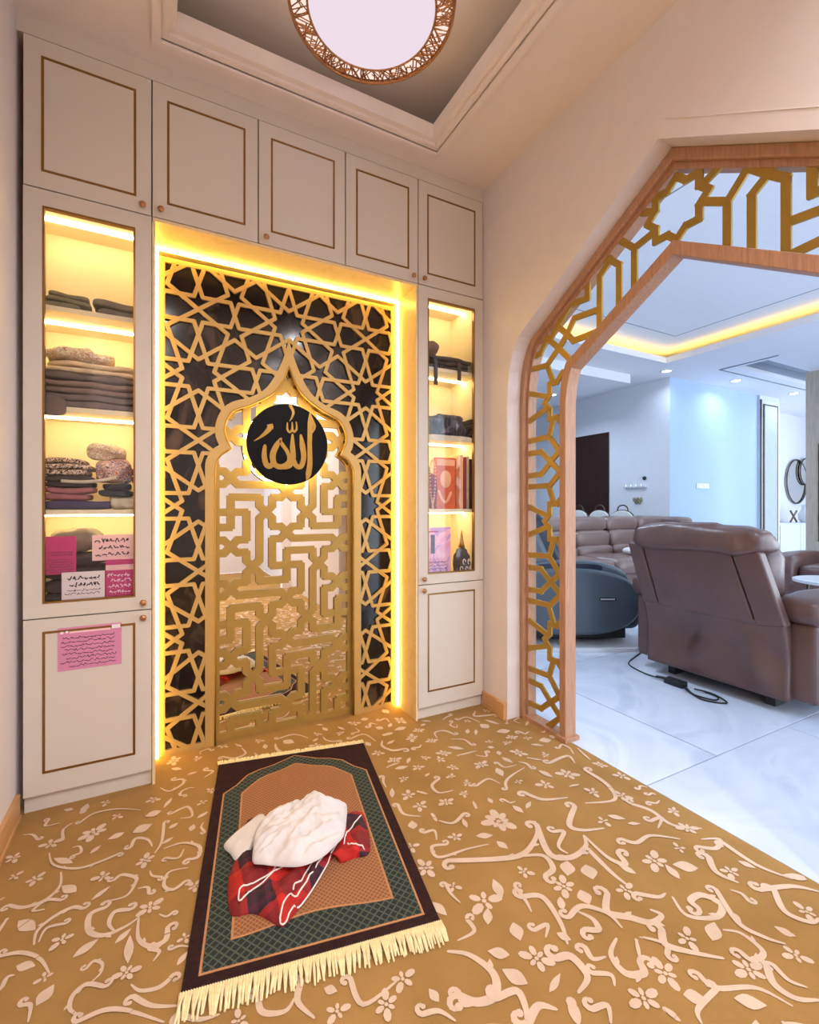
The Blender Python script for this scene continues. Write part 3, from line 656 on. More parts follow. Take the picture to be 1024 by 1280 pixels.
# dark marble backing with the arch cut out
mb = MB(); mid = [((a[0]+b[0])/2, (a[1]+b[1])/2) for a, b in zip(OG_IN, OG_OUT)]
n2 = len(mid)//2
mb.prism([(sx0, 0)]+mid[:n2+1]+[(NC, sz1), (sx0, sz1)], FY, YP+.014, YP+.024)
mb.prism([(NC, sz1)]+mid[n2:]+[(sx1, 0), (sx1, sz1)], FY, YP+.014, YP+.024)
mb.build('marble_backing', 'marble_d', scr)
w = .022
MB().box(sx0, sx0+w, YP, YP+.013, 0, sz1).box(sx1-w, sx1, YP, YP+.013, 0, sz1).box(sx0+w, sx1-w, YP, YP+.013, sz1-w, sz1).box(sx0+w, .226, YP, YP+.013, 0, .026).box(.906, sx1-w, YP, YP+.013, 0, .026).build('border_frame', 'screen', scr)
def star_lattice():
    Lc = .507; ap = Lc/2; R10 = ap/math.cos(math.radians(18)); t = ap*math.tan(math.radians(18))
    segs = {}
    def add(a, b):
        k = tuple(sorted((tuple(round(v, 3) for v in a), tuple(round(v, 3) for v in b)))); segs[k] = (a, b)
    pol = lambda c, r, deg: (c[0]+r*math.cos(math.radians(deg)), c[1]+r*math.sin(math.radians(deg)))
    dx, dz = Lc*math.cos(math.radians(36)), Lc*math.sin(math.radians(36))
    c0 = (NC, 2.000); rin = t*.381966; rt = R10-t; p = rt*math.sin(math.radians(18)); Rn = p/math.cos(math.radians(36))
    for i in range(-3, 4):
        for j in range(-9, 4):
            if (i+j) % 2: continue
            O = (c0[0]+i*dx, c0[1]+j*dz)
            for m in range(10):
                phi = 18+36*m; V = pol(O, R10, phi); conc = m in (2, 7)
                for q in range(5):
                    d = phi+180+72*q
                    if conc and q in (2, 3): continue
                    T = pol(V, t, d)
                    for sg in (1, -1):
                        nb = (q+sg) % 5
                        if conc and nb in (2, 3): add(T, pol(V, rin, phi))
                        else: add(T, pol(V, rin, d+36*sg))
                T = pol(O, rt, phi)
                for sg in (1, -1): add(T, pol(O, Rn, phi+36*sg))
    rect = [(sx0+.01, .012), (sx1-.01, .012), (sx1-.01, sz1-.01), (sx0+.01, sz1-.01)]
    mb = MB(); n = 0
    for a, b in segs.values():
        for c, d in clipseg(a, b, rect, True):
            for e, f in clipseg(c, d, mid+[(.93, -.1), (.2, -.1)], False):
                bar(mb, e, f, .0088, FY, YP+.001, YP+.012, .45); n += 1
    mb.build('star_lattice', 'screen', scr)
star_lattice()

# mirrored door with interlaced strap lattice
YD = 2.374
dr = thing('mirror_door', 'mirrored panel under bronze interlaced strapwork inside the ogee arch', 'mirror', (NC, YD, 0))
cl = [((a[0]*.3+b[0]*.7), (a[1]*.3+b[1]*.7)) for a, b in zip(OG_IN, OG_OUT)]
MB().prism(cl, FY, YD+.012, YD+.018).build('mirror_glass', 'mirror', dr)
def strapwork():
    u = .2653; a = .0715; hw = .0182; segs = {}
    def pl(P, o):
        P = [(o[0]+x, o[1]+z) for x, z in P]
        for s, e in zip(P, P[1:]):
            k = tuple(sorted((tuple(round(v, 3) for v in s), tuple(round(v, 3) for v in e)))); segs[k] = (s, e)
    rot = lambda P, n: [((x, y), (-y, x), (-x, -y), (y, -x))[n] for x, y in P]
    t = a*math.sqrt(2); g = u-t; h = u/2
    for i in range(-3, 4):
        for j in range(-6, 6):
            o = (.564+i*u, 1.076+j*u)
            if (i+j) % 2 == 0:
                pl([((t if q % 2 == 0 else t*.7654)*math.cos(q*math.pi/8), (t if q % 2 == 0 else t*.7654)*math.sin(q*math.pi/8)) for q in list(range(16))+[0]], o)
            else:
                A = [(g, 0), (h, g-h), (h, .072), (0, .072), (0, -.072), (-h, -.072), (-h, h-g), (-g, 0)]
                Lk = [(g, 0), (h, h-g), (h, -u+(g-h)), (t, -u)]
                pl(A, o); pl(rot(A, 1), o)
                for n in range(4): pl(rot(Lk, n), o)
    mb = MB(); x0, x1 = .222, .91
    for s, e in segs.values():
        for c, d in clipseg(s, e, cl, True): bar(mb, c, d, hw, FY, YD, YD+.010, .41)
    mb.box(2*NC-.906-.01, .249, YD-.001, YD+.010, 0, 1.30).box(.883, .906+.01, YD-.001, YD+.010, 0, 1.30).box(.249, .883, YD-.001, YD+.010, 0, .036)
    mb.build('strap_lattice', 'bronze', dr)
strapwork()

# round calligraphy plaque with halo light
dc = thing('calligraphy_plaque', 'round black plaque with gold Arabic calligraphy, backlit with a warm halo', 'plaque', (NC-.012, 2.31, 1.21))
cx, cz, rr = .554, 1.405, .196
MB().lathe([(rr-.002, 2.312), (rr, 2.310), (rr, 2.302), (rr-.003, 2.300)], (cx, 0, cz), 64, 'y').build('disc', 'black', dc)
ringp = [(cx+.186*math.cos(q), 2.326, cz+.186*math.sin(q)) for q in (k*2*math.pi/48 for k in range(48))]
MB().tube(ringp, .007, 6, True).build('halo_light', 'halo', dc)
MB().lathe([(.02, 2.366), (.02, 2.312)], (cx, 0, cz), 16, 'y').build('stand_off', 'bronze_d', dc)
def callig():
    k = .17578; P = lambda q: Vector(onY(280+q[0]*k, 420+q[1]*k, 2.299)); sc = .00072
    def st(pts, ws, n=5):
        C = catmull([P(q) for q in pts], n); m = len(C)-1; W2 = []
        for i in range(m+1):
            x = i/m*(len(ws)-1); j = min(int(x), len(ws)-2); W2.append((ws[j]+(ws[j+1]-ws[j])*(x-j))*sc*.5)
        mb = MB(); stroke(mb, C, W2, FY, 2.296-.0002*len(dc.children), 2.3005); mb.build('letter_stroke', 'gold', dc)
    st([(612, 548), (612, 620), (608, 760), (610, 900), (600, 980), (588, 1028)], [8, 36, 32, 36, 40, 6]); st([(612, 560), (642, 640), (628, 690)], [10, 22, 4])
    st([(470, 495), (492, 540), (482, 580), (466, 606)], [22, 18, 12, 4])
    st([(450, 618), (450, 665), (468, 684), (484, 662), (484, 615)], [8, 14, 14, 14, 8]); st([(484, 662), (498, 682), (516, 660), (512, 612)], [14, 14, 14, 6])
    st([(335, 640), (310, 675), (265, 715), (215, 746)], [36, 30, 16, 4]); st([(318, 640), (340, 655)], [26, 20])
    st([(545, 705), (556, 780), (566, 860), (548, 925), (515, 925), (492, 880)], [14, 40, 36, 34, 34, 30]); st([(486, 700), (486, 790), (490, 870), (465, 920), (425, 932)], [12, 36, 36, 36, 32])
    st([(405, 730), (372, 780), (345, 850), (362, 915), (415, 930), (462, 890), (452, 830), (415, 775), (400, 745)], [14, 36, 40, 34, 36, 30, 26, 26, 14])
    st([(290, 780), (285, 850), (300, 915), (330, 925), (352, 890)], [20, 34, 36, 34, 24])
callig()

# ring ceiling lamp
lp = thing('ceiling_lamp', 'round flush ceiling lamp with a woven rose gold rim and pale glowing disc', 'lamp', (.705, 1.63, 3.12))
lc = (.705, 1.63); z0 = 2.965
MB().lathe([(.285, 3.118), (.302, z0+.03), (.302, z0+.012), (.20, z0+.012)], (lc[0], lc[1], 0), 56).build('backing', 'ringd', lp)
MB().lathe([(.236, z0+.012), (.236, z0-.004), (.21, z0-.012), (.001, z0-.014)], (lc[0], lc[1], 0), 56).build('diffuser', 'ring', lp, smooth=True)
def circ(r, z, n=64): return [(lc[0]+r*math.cos(q*2*math.pi/n), lc[1]+r*math.sin(q*2*math.pi/n), z) for q in range(n)]
rim = MB().tube(circ(.306, z0+.02), .009, 8, True).tube(circ(.240, z0-.004), .0045, 6, True); rim.tube(circ(.306, z0), .006, 6, True); rim.build('rim', 'rosegold', lp, smooth=True)
mb = MB(); r = random.Random(5)
for i in range(300):
    a = r.uniform(0, 6.283); b = a+r.uniform(-.22, .22); ra, rb = r.choice([(.240, .303), (.240, .303), (.245, .29), (.262, .303)])
    mb.tube([(lc[0]+ra*math.cos(a), lc[1]+ra*math.sin(a), z0-.002), (lc[0]+rb*math.cos(b), lc[1]+rb*math.sin(b), z0+.003)], .0027, 4)
stuff(mb.build('woven_rim', 'rosegold', lp))

# ================================================================= prayer rug and clothes
RC = Vector((.438, 1.604)); ra = math.radians(-10.5)
rug = thing('prayer_rug', 'dark plum prayer rug with green border, brown arched field and cream fringe', 'rug', (RC.x, RC.y, 0), ra)
HW, HL = .312, .497
def skew(p): return (p[0]+.012*math.sin(p[1]*5), p[1], p[2])
def flat(name, outline, z, m):
    n = len(outline); mb = MB(); mb.prism(outline, FZ, z-.003, z); o = mb.build(name, m, rug); return o
def sub(a, b, n=8): return [(a[0]+(b[0]-a[0])*i/n, a[1]+(b[1]-a[1])*i/n) for i in range(n)]
flat('rug_body', [(-HW, -HL), (HW, -HL), (HW, HL), (-HW, HL)], .008, 'rug')
def rugarch(w, b, sh, pk, dip):
    P = [(-w, b)]
    for i in range(1, 12):
        t = i/12; P.append((-w+2*w*t, b+dip*math.sin(math.pi*t)**2))
    P += [(w, b), (w, sh)]
    pr = [(.93, sh+.02), (.84, sh+.045), (.70, sh+(pk-sh)*.52), (.52, sh+(pk-sh)*.66), (.34, sh+(pk-sh)*.74), (.18, sh+(pk-sh)*.86), (0, pk)]
    P += [(w*x, z) for x, z in pr]+[(-w*x, z) for x, z in reversed(pr[:-1])]+[(-w, sh)]; return P
flat('tan_line', rugarch(.279, -.462, .27, .478, 0), .0088, 'rugline'); flat('green_band', rugarch(.273, -.456, .266, .471, 0), .0096, 'rugband')
flat('tan_line', rugarch(.213, -.388, .25, .408, .022), .0104, 'rugline'); flat('field', rugarch(.207, -.382, .246, .401, .022), .0112, 'rugfield')
mb = MB(); r = random.Random(2)
for s, ln in ((-1, .058), (1, .03)):
    for i in range(112):
        x = -HW+2*HW*i/111; dx = r.uniform(-.01, .006); l = ln*r.uniform(.85, 1.1)
        mb.tube([(x, s*(HL-.004), .009), (x+dx*.4, s*(HL+l*.5), .011+r.uniform(0, .004)), (x+dx, s*(HL+l), .004)], [.0034, .0032, .0022], 4)
stuff(mb.build('fringe', 'fringe', rug))

def heap(outline_px, o, k, z, zb, hfun, rings=16, fr=14, amp=.012, seed=0, ang=.6, sub_=5):
    P = [Vector(onZ(o[0]+a*k, o[1]+b*k, z)) for a, b in outline_px]; C = catmull(P, sub_, True); c = sum(C, Vector((0, 0)))/len(C); n = len(C); mb = MB(); vs = []; fs = []
    ca, sa = math.cos(ang), math.sin(ang)
    for i in range(rings+1):
        t = 1-i/rings
        for p in C:
            q = c+(p-c)*t; e = 1-t; a_, b_ = (q.x*ca+q.y*sa), (-q.x*sa+q.y*ca)
            f1 = noise.noise(Vector((a_*fr*.45+seed, b_*fr*1.5, seed))); f2 = noise.noise(Vector((q.x*fr*2.6, q.y*fr*2.1, seed+5)))
            fold = (1-2.4*abs(f1))*.75+.45*f2
            vs.append((q.x, q.y, max(zb+.004, zb+hfun(e, q)+amp*min(1, .25+e*5)*fold)))
    vs += [(p.x, p.y, zb) for p in C]
    for i in range(rings): fs += [(i*n+j, i*n+(j+1) % n, (i+1)*n+(j+1) % n, (i+1)*n+j) for j in range(n)]
    b = (rings+1)*n; fs += [(b+(j+1) % n, b+j, j, (j+1) % n) for j in range(n)]; fs.append(tuple(rings*n+j for j in range(n)))
    mb.add(vs, fs); top = vs[:(rings+1)*n]
    def zat(x, y): return min(top, key=lambda v: (v[0]-x)**2+(v[1]-y)**2)[2]
    return mb, zat
hz = (270, 980); hk = .1953
red_out = [(205, 205), (330, 190), (560, 260), (760, 300), (840, 215), (920, 150), (962, 210), (985, 400), (880, 440), (800, 470), (755, 430), (650, 590), (540, 745), (440, 860), (395, 862), (250, 790), (130, 805), (85, 770), (78, 590), (130, 430), (170, 330)]
mb, zat = heap(red_out, hz, hk, .03, .0118, lambda e, q: .019*min(1, e*5)**.6, amp=.020, fr=15, seed=3, ang=.9)
sar = thing('sarong', 'folded red plaid sarong with white piped edges lying under the white robe', 'sarong', (.33, 1.42, .012))
mb.build('cloth', 'plaid', sar, smooth=True)
mb = MB()
for pts, zz in (([(415, 525), (395, 545), (240, 635), (165, 670), (145, 715), (155, 750), (200, 715), (250, 670), (370, 580), (495, 508)], .062), ([(795, 350), (740, 430), (640, 600), (545, 735), (500, 760), (440, 850), (412, 845), (420, 800), (470, 705), (520, 715), (600, 600), (690, 450)], .056),
                ([(640, 480), (580, 560), (545, 640), (505, 655), (495, 690)], .064), ([(930, 190), (870, 280), (830, 350), (820, 395)], .062), ([(840, 375), (880, 395), (950, 400)], .045)):
    C = catmull([Vector(onZ(hz[0]+a*hk, hz[1]+b*hk, .035)) for a, b in pts], 4); mb.tube([(p.x, p.y, zat(p.x, p.y)+.002) for p in C], .0024, 5)
mb.build('piping', 'pipe', sar, smooth=True)
white_out = [(50, 325), (130, 265), (200, 232), (290, 190), (390, 152), (500, 122), (580, 122), (640, 72), (700, 90), (740, 110), (830, 110), (835, 190), (820, 290), (770, 350), (680, 430), (560, 482), (450, 490), (300, 475), (235, 460), (130, 430), (90, 380)]
rb = thing('robe', 'crumpled white cotton robe on top of the red sarong on the rug', 'robe', (.36, 1.55, .052))
flap_out = [(50, 325), (125, 270), (200, 232), (290, 195), (330, 260), (250, 350), (200, 420), (130, 430), (90, 380)]
mb, _ = heap(flap_out, hz, hk, .05, .050, lambda e, q: .004+.006*min(1, e*4), rings=8, amp=.005, fr=18, seed=2); xm = min(v[0] for v in mb.v); mb.v = [(x, y, z-.037*(1-min(1, (x-xm)/.13))) for x, y, z in mb.v]; mb.build('sleeve', 'white', rb, smooth=True)
body_out = [(250, 290), (300, 215), (390, 155), (500, 124), (580, 122), (640, 74), (700, 88), (740, 112), (830, 110), (836, 190), (820, 290), (770, 350), (680, 430), (560, 482), (450, 490), (300, 475), (237, 462), (238, 380)]
col_ = Vector(onZ(hz[0]+650*hk, hz[1]+140*hk, .09))
mb, _ = heap(body_out, hz, hk, .075, .056, lambda e, q: .006+.026*min(1, e*3)**.7+.032*math.exp(-((q-col_).length/.055)**2), rings=22, amp=.022, fr=19, seed=9, ang=.35, sub_=7); mb.build('body', 'white', rb, smooth=True)
# notices and cards
def script_lines(mb, x0, x1, z0, z1, n, y, r, hgt=.35, ragged=.15):
    """rows of joined right-to-left script too small to read: a running baseline stroke with rises, tails and dots"""
    step = (z1-z0)/n
    for i in range(n):
        zb = z1-step*(i+.65); xa = x0+r.uniform(0, ragged)*(x1-x0); x = x1-r.uniform(0, ragged*.6)*(x1-x0)
        while x > xa:
            L = r.uniform(.05, .16)*(x1-x0); m = max(4, int(L/(step*.35))); P = [Vector((x-L*q/m, zb+step*r.choice([0, .05, .1, .35*hgt/.35, -.12]))) for q in range(m+1)]
            C = catmull(P, 3); stroke(mb, C, [step*.075]*len(C), FY, y-.0006, y-.0001)
            if r.random() < .6: dx = x-L*r.random(); mb.box(dx, dx+step*.1, y-.0006, y-.0001, zb-step*.3, zb-step*.2)
            x -= L+step*.18
def sheet(name, label, cat, x0, x1, z0, z1, y, m, lines, ink, bands=(), group=None, thick=.0012):
    t = thing(name, label, cat, ((x0+x1)/2, y, z0), group=group); MB().box(x0, x1, y, y+thick, z0, z1).build('sheet', m, t)
    mb = MB(); r = random.Random(int(x0*1000)+int(z0*1000)+99)
    mx = (x1-x0)*.08
    for a, b, n in lines: script_lines(mb, x0+mx, x1-mx, z0+(z1-z0)*a, z0+(z1-z0)*b, n, y, r)
    mb.build('writing', ink, t)
    for xa, xb, a, b, mm in bands: MB().box(x0+(x1-x0)*xa, x0+(x1-x0)*xb, y-.0005, y-.00005, z0+(z1-z0)*a, z0+(z1-z0)*b).build('printed_band', mm, t)
    return t
yg = YC-.0013
sx, sz = onY(72, 797, YC); ex, ez = onY(152, 843, YC)
sheet('notice_sheet', 'pink notice sheet of handwritten lines taped to the left base cabinet door', 'notice', sx, ex, .498, .657, yg, 'pink', [(.06, .80, 8)], 'ink', [(.18, .82, .86, .905, 'palepink'), (.84, .98, .88, .97, 'paper'), (.04, .09, .86, .91, 'paper'), (.12, .16, .87, .92, 'paper')])
ygl = YC+.0245
def px(x0, y0, x1, y1, Y): a = onY(x0, y0, Y); b = onY(x1, y1, Y); return a[0], b[0], b[1], a[1]
x0, x1, z0, z1 = px(57, 671, 95, 717, ygl)
def card(name, label, q, m, lines, ink, bands=(), y=ygl, tilt=0):
    x0, x1, z0, z1 = q; return sheet(name, label, 'card', x0, x1, z0, z1, y, m, lines, ink, bands, 'cards behind the left display glass', .002)
card('prayer_card', 'magenta rounded card standing at the left behind the glass', (x0, x1, z0, z1), 'magenta', [(.03, .42, 6), (.48, .62, 2)], 'ink', y=ygl+.004)
x0, x1, z0, z1 = px(115, 669, 167, 699, ygl); card('prayer_card', 'pale pink card with three written lines, above the magenta one', (x0, x1, z0, z1), 'palepink', [(.12, .92, 3)], 'ink', y=ygl+.004)
x0, x1, z0, z1 = px(77, 716, 131, 747, ygl); card('prayer_card', 'white card with dark Arabic writing low behind the glass', (x0, x1, z0+.002, z1), 'paper', [(.42, .92, 2), (.14, .40, 2)], 'ink', y=ygl)
x0, x1, z0, z1 = px(132, 700, 167, 745, ygl); card('prayer_card', 'deep magenta card with white writing and pink band, lower right', (x0, x1, z0, z1), 'magenta', [(.08, .68, 4)], 'inkw', [(0, 1, .72, .86, 'palepink')], y=ygl+.002)

# ---------------------------------------------------------------- garments on the shelves
def garment(label, x0, x1, z0, z1, m, y=2.24, dy=.075, amp=.012, fr=22, seed=0, e=.45, name='folded_garment', group='garments in the left display cabinet', fn=None, extra=None):
    t = thing(name, label, 'garment', ((x0+x1)/2, y, z0), group=group); rr_ = random.Random(seed*7+1); n = max(1, min(4, round((z1-z0)/.024))) if e < .66 else 1; h = (z1-z0)/n
    for i in range(n):
        a, b = z0+h*i, z0+h*(i+1); xa, xb = x0+rr_.uniform(0, .02)*(n > 1), x1-rr_.uniform(0, .03)*(n > 1); yy = y+rr_.uniform(-.006, .010)
        am = amp*(.55 if n > 1 else 1.3)
        mb = MB().sq(((xa+xb)/2, yy, (a+b)/2), ((xb-xa)/2, dy, h/2), e, e*.8, 48, 16, am, fr, seed+i*3.1, fn)
        mb.v = [(min(max(v[0], x0), x1), max(v[1], 2.162), max(v[2]-.012*(i == 0 and 0), z0+.0005)) for v in mb.v]
        mb.v = [(v[0], v[1], min(v[2]+.004*math.sin(v[0]*38+seed+i)*(i+1)/n*(1 if v[2] > z0+.006 else 0), z1)) for v in mb.v]
        mb.build('fold' if n > 1 else 'cloth', m, t, smooth=True)
    return t
lx, rx = -.41, -.048
s1, s2, s3, s4 = 1.846, 1.476, 1.091, .7185
garment('sage green folded cloth on the top shelf, left of the grey one', lx+.02, -.235, s1, s1+.062, 'g_sage', seed=1)
garment('grey folded cloth on the top shelf beside the sage one', -.245+.012, rx-.002, s1, s1+.058, 'g_grey', seed=2)
garment('taupe garment folded flat at the bottom of the second shelf pile', lx+.01, rx, s2, s2+.055, 'g_taupe', seed=3, amp=.016)
garment('brown garment folded in the middle of the second shelf pile', lx+.01, rx, s2+.055, s2+.105, 'g_brown', seed=4, amp=.016)
garment('rose brown garment, third from the bottom of the second shelf pile', lx+.012, rx-.01, s2+.105, s2+.135, 'g_taupe', seed=14, amp=.014)
garment('cream folded cloth near the top of the second shelf pile', lx+.02, rx-.01, s2+.135, s2+.18, 'g_cream', seed=5, amp=.016)
garment('cream lace cloth heaped on top of the second shelf pile', lx+.03, -.16, s2+.18, s2+.235, 'g_lace', seed=6, amp=.02, e=.8)
mb = MB(); mb.sq((lx+.055, 2.170, s2-.002), (.05, .006, .036), .5, .6, 20, 10, .006, 30, 4, lambda w: Vector((w.x, 2.148+.6*(w.y-2.17), w.z)))
tag(mb.build('cloth_corner', 'g_taupe', smooth=True), 'taupe cloth corner hanging over the second shelf edge', 'garment', 'garments in the left display cabinet')
garment('purple patterned cloth at the bottom of the third shelf pile', lx+.01, -.17, s3, s3+.035, 'g_purple', seed=7)
garment('off-white cloth spilling over the third shelf edge by the purple one', -.175, rx, s3, s3+.05, 'g_offwhite', seed=8, amp=.016, e=.7)
garment('dusty rose folded garment in the third shelf pile', lx+.01, -.22, s3+.035, s3+.085, 'g_rose', seed=9, amp=.014)
garment('navy garment in the third shelf pile, beside the rose one', -.218, rx-.03, s3+.05, s3+.105, 'g_navy', seed=10, amp=.018, e=.6)
garment('dark brown garment above the rose one in the third shelf pile', lx+.01, -.222, s3+.085, s3+.13, 'g_charcoal', seed=11, amp=.01)
garment('brown and white batik cloth rolled on top of the third shelf pile', lx+.008, -.222, s3+.13, s3+.195, 'g_batik', seed=12, e=.4)
garment('floral cloth heaped on the third shelf pile beside the batik', -.220, -.10, s3+.106, s3+.20, 'g_floral', seed=13, e=.8, amp=.018)
garment('cream lace scarf piled highest on the third shelf', -.25, -.12, s3+.191, s3+.262, 'g_lace', seed=15, e=.95, amp=.022)
garment('wine red cloth at the right end of the third shelf pile', -.099, rx, s3+.106, s3+.19, 'g_wine', seed=16, e=.5)
C = catmull([Vector((-.325, s3+.107)), Vector((-.26, s3+.105)), Vector((-.20, s3+.112)), Vector((-.15, s3+.125))], 5)
mb = MB(); mb.tube([(p.x, 2.163, p.y) for p in C], .007, 6); tag(mb.build('white_scarf', 'g_offwhite', smooth=True), 'thin white scarf lying across the third shelf pile', 'garment', 'garments in the left display cabinet')
garment('rounded grey cloth bundle topmost on the bottom shelf', lx+.035, -.195, s4+.206, s4+.30, 'g_grey', seed=17, e=.95, y=2.27)
garment('dark charcoal garment slumped across the bottom shelf', lx+.01, -.16, s4, s4+.205, 'g_charcoal', seed=18, e=.6, amp=.03, y=2.27)
garment('black garment behind the cards on the bottom shelf', -.158, rx, s4, s4+.165, 'g_black', seed=19, e=.6, amp=.02, y=2.27)
garment('grey knitted cloth behind the pale pink card', -.158, rx, s4+.166, s4+.235, 'g_dgrey', seed=20, e=.8, amp=.02, y=2.27)
gr = 'clothes in the right display cabinet'; ax0, ax1 = 1.197, 1.567
garment('dark grey rolled garment lying on the top shelf of the right cabinet', ax0+.005, ax1, s1, s1+.075, 'g_dgrey', seed=21, e=.55, group=gr, name='rolled_garment')
garment('brown rolled belt bundle resting on the dark grey roll', ax0+.01, 1.345, s1+.076, s1+.15, 'g_brown', seed=22, e=.9, group=gr, name='rolled_garment', amp=.02)
for i, (x, l) in enumerate(((1.285, .125), (1.435, .085))):
    C = catmull([Vector((2.175, s1+.05)), Vector((2.156, s1+.04)), Vector((2.152, s1-.01)), Vector((2.152, s1+.03-l))], 4)
    mb = MB(); mb.band([(p.x, p.y) for p in C], [(p.x-.004, p.y+.001) for p in C], lambda a, b, t: (t, a, b), x, x+.022)
    tag(mb.build('hanging_strap', 'g_dgrey'), ('longer' if i == 0 else 'shorter')+' dark strap dangling off the rolled garment over the shelf edge', 'strap', 'straps on the right cabinet shelf')
garment('checked dark shirt crumpled on the second shelf of the right cabinet', ax0+.09, ax1-.05, s2, s2+.135, 'g_check', seed=23, e=.7, group=gr, amp=.03)
garment('brown cloth bunched at the left of the checked shirt', ax0+.005, 1.285, s2+.076, s2+.20, 'g_brown', seed=24, e=.9, group=gr, amp=.02)
garment('charcoal cloth under the brown one, beside the checked shirt', ax0+.005, 1.285, s2, s2+.075, 'g_charcoal', seed=25, e=.7, group=gr, amp=.02)
garment('black cloth at the right of the checked shirt', 1.518, ax1, s2, s2+.12, 'g_black', seed=26, e=.6, group=gr)
mb = MB().sq((1.385, 2.17, s2-.004), (.15, .006, .016), .5, .6, 30, 10, .005, 26, 6, lambda w: Vector((w.x, 2.1495+.6*(w.y-2.17), w.z)))
tag(mb.build('cloth_hem', 'g_offwhite', smooth=True), 'white cloth hem hanging over the shelf edge under the checked shirt', 'garment', gr)
# books and beads on the third shelf
bk = thing('prayer_book', 'orange covered book with a pale oval emblem facing the glass', 'book', (1.405, 2.24, s3), group='books in the right cabinet')
MB().box(1.345, 1.470, 2.225, 2.255, s3, s3+.285).build('cover', 'orange', bk, bevel=.002)
mb = MB().lathe([(.036, 2.2245), (.036, 2.2235)], (1.405, 0, s3+.165), 24, 'y'); mb.v = [(x, y, s3+.165+(z-s3-.165)*1.35) for x, y, z in mb.v]; mb.build('oval_emblem', 'peach', bk)
mb = MB(); stroke(mb, catmull([Vector((1.36, s3+.10)), Vector((1.385, s3+.05)), Vector((1.41, s3+.04)), Vector((1.44, s3+.09))], 5), [.008]*16, FY, 2.2235, 2.2248); mb.build('cover_print', 'peach', bk); MB().box(1.35, 1.465, 2.2235, 2.2248, s3+.24, s3+.275).build('title_band', 'peach', bk)
for i, (x, w_, h_, m, lb) in enumerate(((1.475, .026, .300, 'peach', 'thick cream spined book right of the orange book'), (1.503, .020, .29, 'g_wine', 'wine spined book between cream and black books'), (1.525, .016, .295, 'g_offwhite', 'thin off-white book among the dark spines'), (1.543, .022, .28, 'g_black', 'black book at the right end of the shelf row'))):
    b = thing('book', lb, 'book', (x+w_/2, 2.24, s3), group='books in the right cabinet'); MB().box(x, x+w_-.001, 2.19, 2.30, s3, s3+h_).build('cover', m, b, bevel=.003); MB().box(x+.003, x+w_-.004, 2.192, 2.302, s3+h_-.001, s3+h_+.0008).build('page_block', 'paper', b)
garment('dark red velvet cloth leaning beside the orange book', 1.24, 1.345, s3, s3+.20, 'g_wine', seed=31, e=.7, group=gr, name='velvet_cloth', y=2.225, dy=.04)
for i, (x, hh, m, lb) in enumerate(((1.222, .26, 'g_offwhite', 'pale prayer bead strand hanging at the cabinet edge'), (1.29, .27, 'peach', 'peach prayer bead loop hanging before the red cloth'), (1.255, .22, 'g_wine', 'dark red prayer bead strand between the pale strands'))):
    P = [(x+.016*math.sin(q)*(1+.3*math.cos(q)), 2.172, s3+.145+(hh/2-.02)*math.cos(q)) for q in (k*2*math.pi/36 for k in range(36))]
    mb = MB()
    for p in P: mb.lathe([(.0005, -.006), (.005, -.003), (.006, 0), (.005, .003), (.0005, .006)], p, 6)
    b = thing('prayer_beads', lb, 'beads', (x, 2.172, s3), group='prayer beads on the right cabinet shelf'); stuff(mb.build('bead_loop', m, b, smooth=True))
    MB().tube([(x, 2.172, s3+.145-(hh/2-.02)), (x, 2.172, s3+.004)], [.004, .007], 6).build('tassel', m, b)
sheet('booklet', 'pink illustrated booklet standing on the bottom shelf of the right cabinet', 'booklet', 1.205, 1.415, .735, .99, 2.19, 'booklet', [(.03, .30, 4)], 'ink', [(.06, .62, .90, .93, 'magenta'), (.40, .52, .45, .85, 'g_purple')], thick=.012)
jr = thing('patterned_jar', 'small dark jar with white scroll relief beside the booklet', 'jar', (1.495, 2.2, .7185))
MB().lathe([(.03, .7185), (.044, .735), (.05, .78), (.046, .83), (.032, .85), (.03, .862), (.02, .87), (.006, .876)], (1.495, 2.2, 0), 20).build('jar_body', 'g_dgrey', jr, smooth=True)
mb = MB()
for k in range(5):
    P = [(1.495+.051*math.sin(-.6+k*.3+.15*math.cos(q)), 2.2-.0515*math.cos(-.6+k*.3+.15*math.cos(q)), .78+(.02 if k % 2 else -.02)+.014*math.sin(q)) for q in (j*.6 for j in range(9))]; mb.tube(P, .0028, 5)
mb.build('scroll_relief', 'paper', jr)
MB().lathe([(.02, .876), (.012, .9), (.006, .95), (.001, .975)], (1.495, 2.2, 0), 12).build('finial', 'gold', jr, smooth=True)

# ================================================================= the hall beyond the arch
WX, WY, ZL = 6.67, 4.37, 3.03
struct(MB().box(WX, WX+.15, WY, 9.5, 0, 3.4).build('wall_hall_corner', 'wall_l'))
struct(MB().box(WX+.15, 9.1, WY, WY+.15, 0, 3.4).box(WX+.004, WX+.15, WY-.003, WY, 0, 3.4).build('wall_hall_far', 'wall_b'))
struct(MB().box(1.78, WX, 9.4, 9.5, 0, 3.4).build('wall_hall_back', 'wall_l'))
struct(MB().box(1.59, 1.78, YB+.1, 9.5, 0, 3.4).box(1.59, 1.78, -4.5, YF-.1, 0, 3.4).build('wall_hall_left', 'wall_l'))
struct(MB().box(12.5, 12.6, 3.2, 5.15, 0, 3.4).build('wall_hall_end_added', 'wall_l'))  # unseen end wall added to keep daylight off the alcove
struct(MB().box(9.75, 12.5, 5.0, 5.15, 0, 3.4).box(9.75, 9.85, WY+.15, 5.0, 0, 3.4).build('wall_hall_alcove', 'wall_l'))
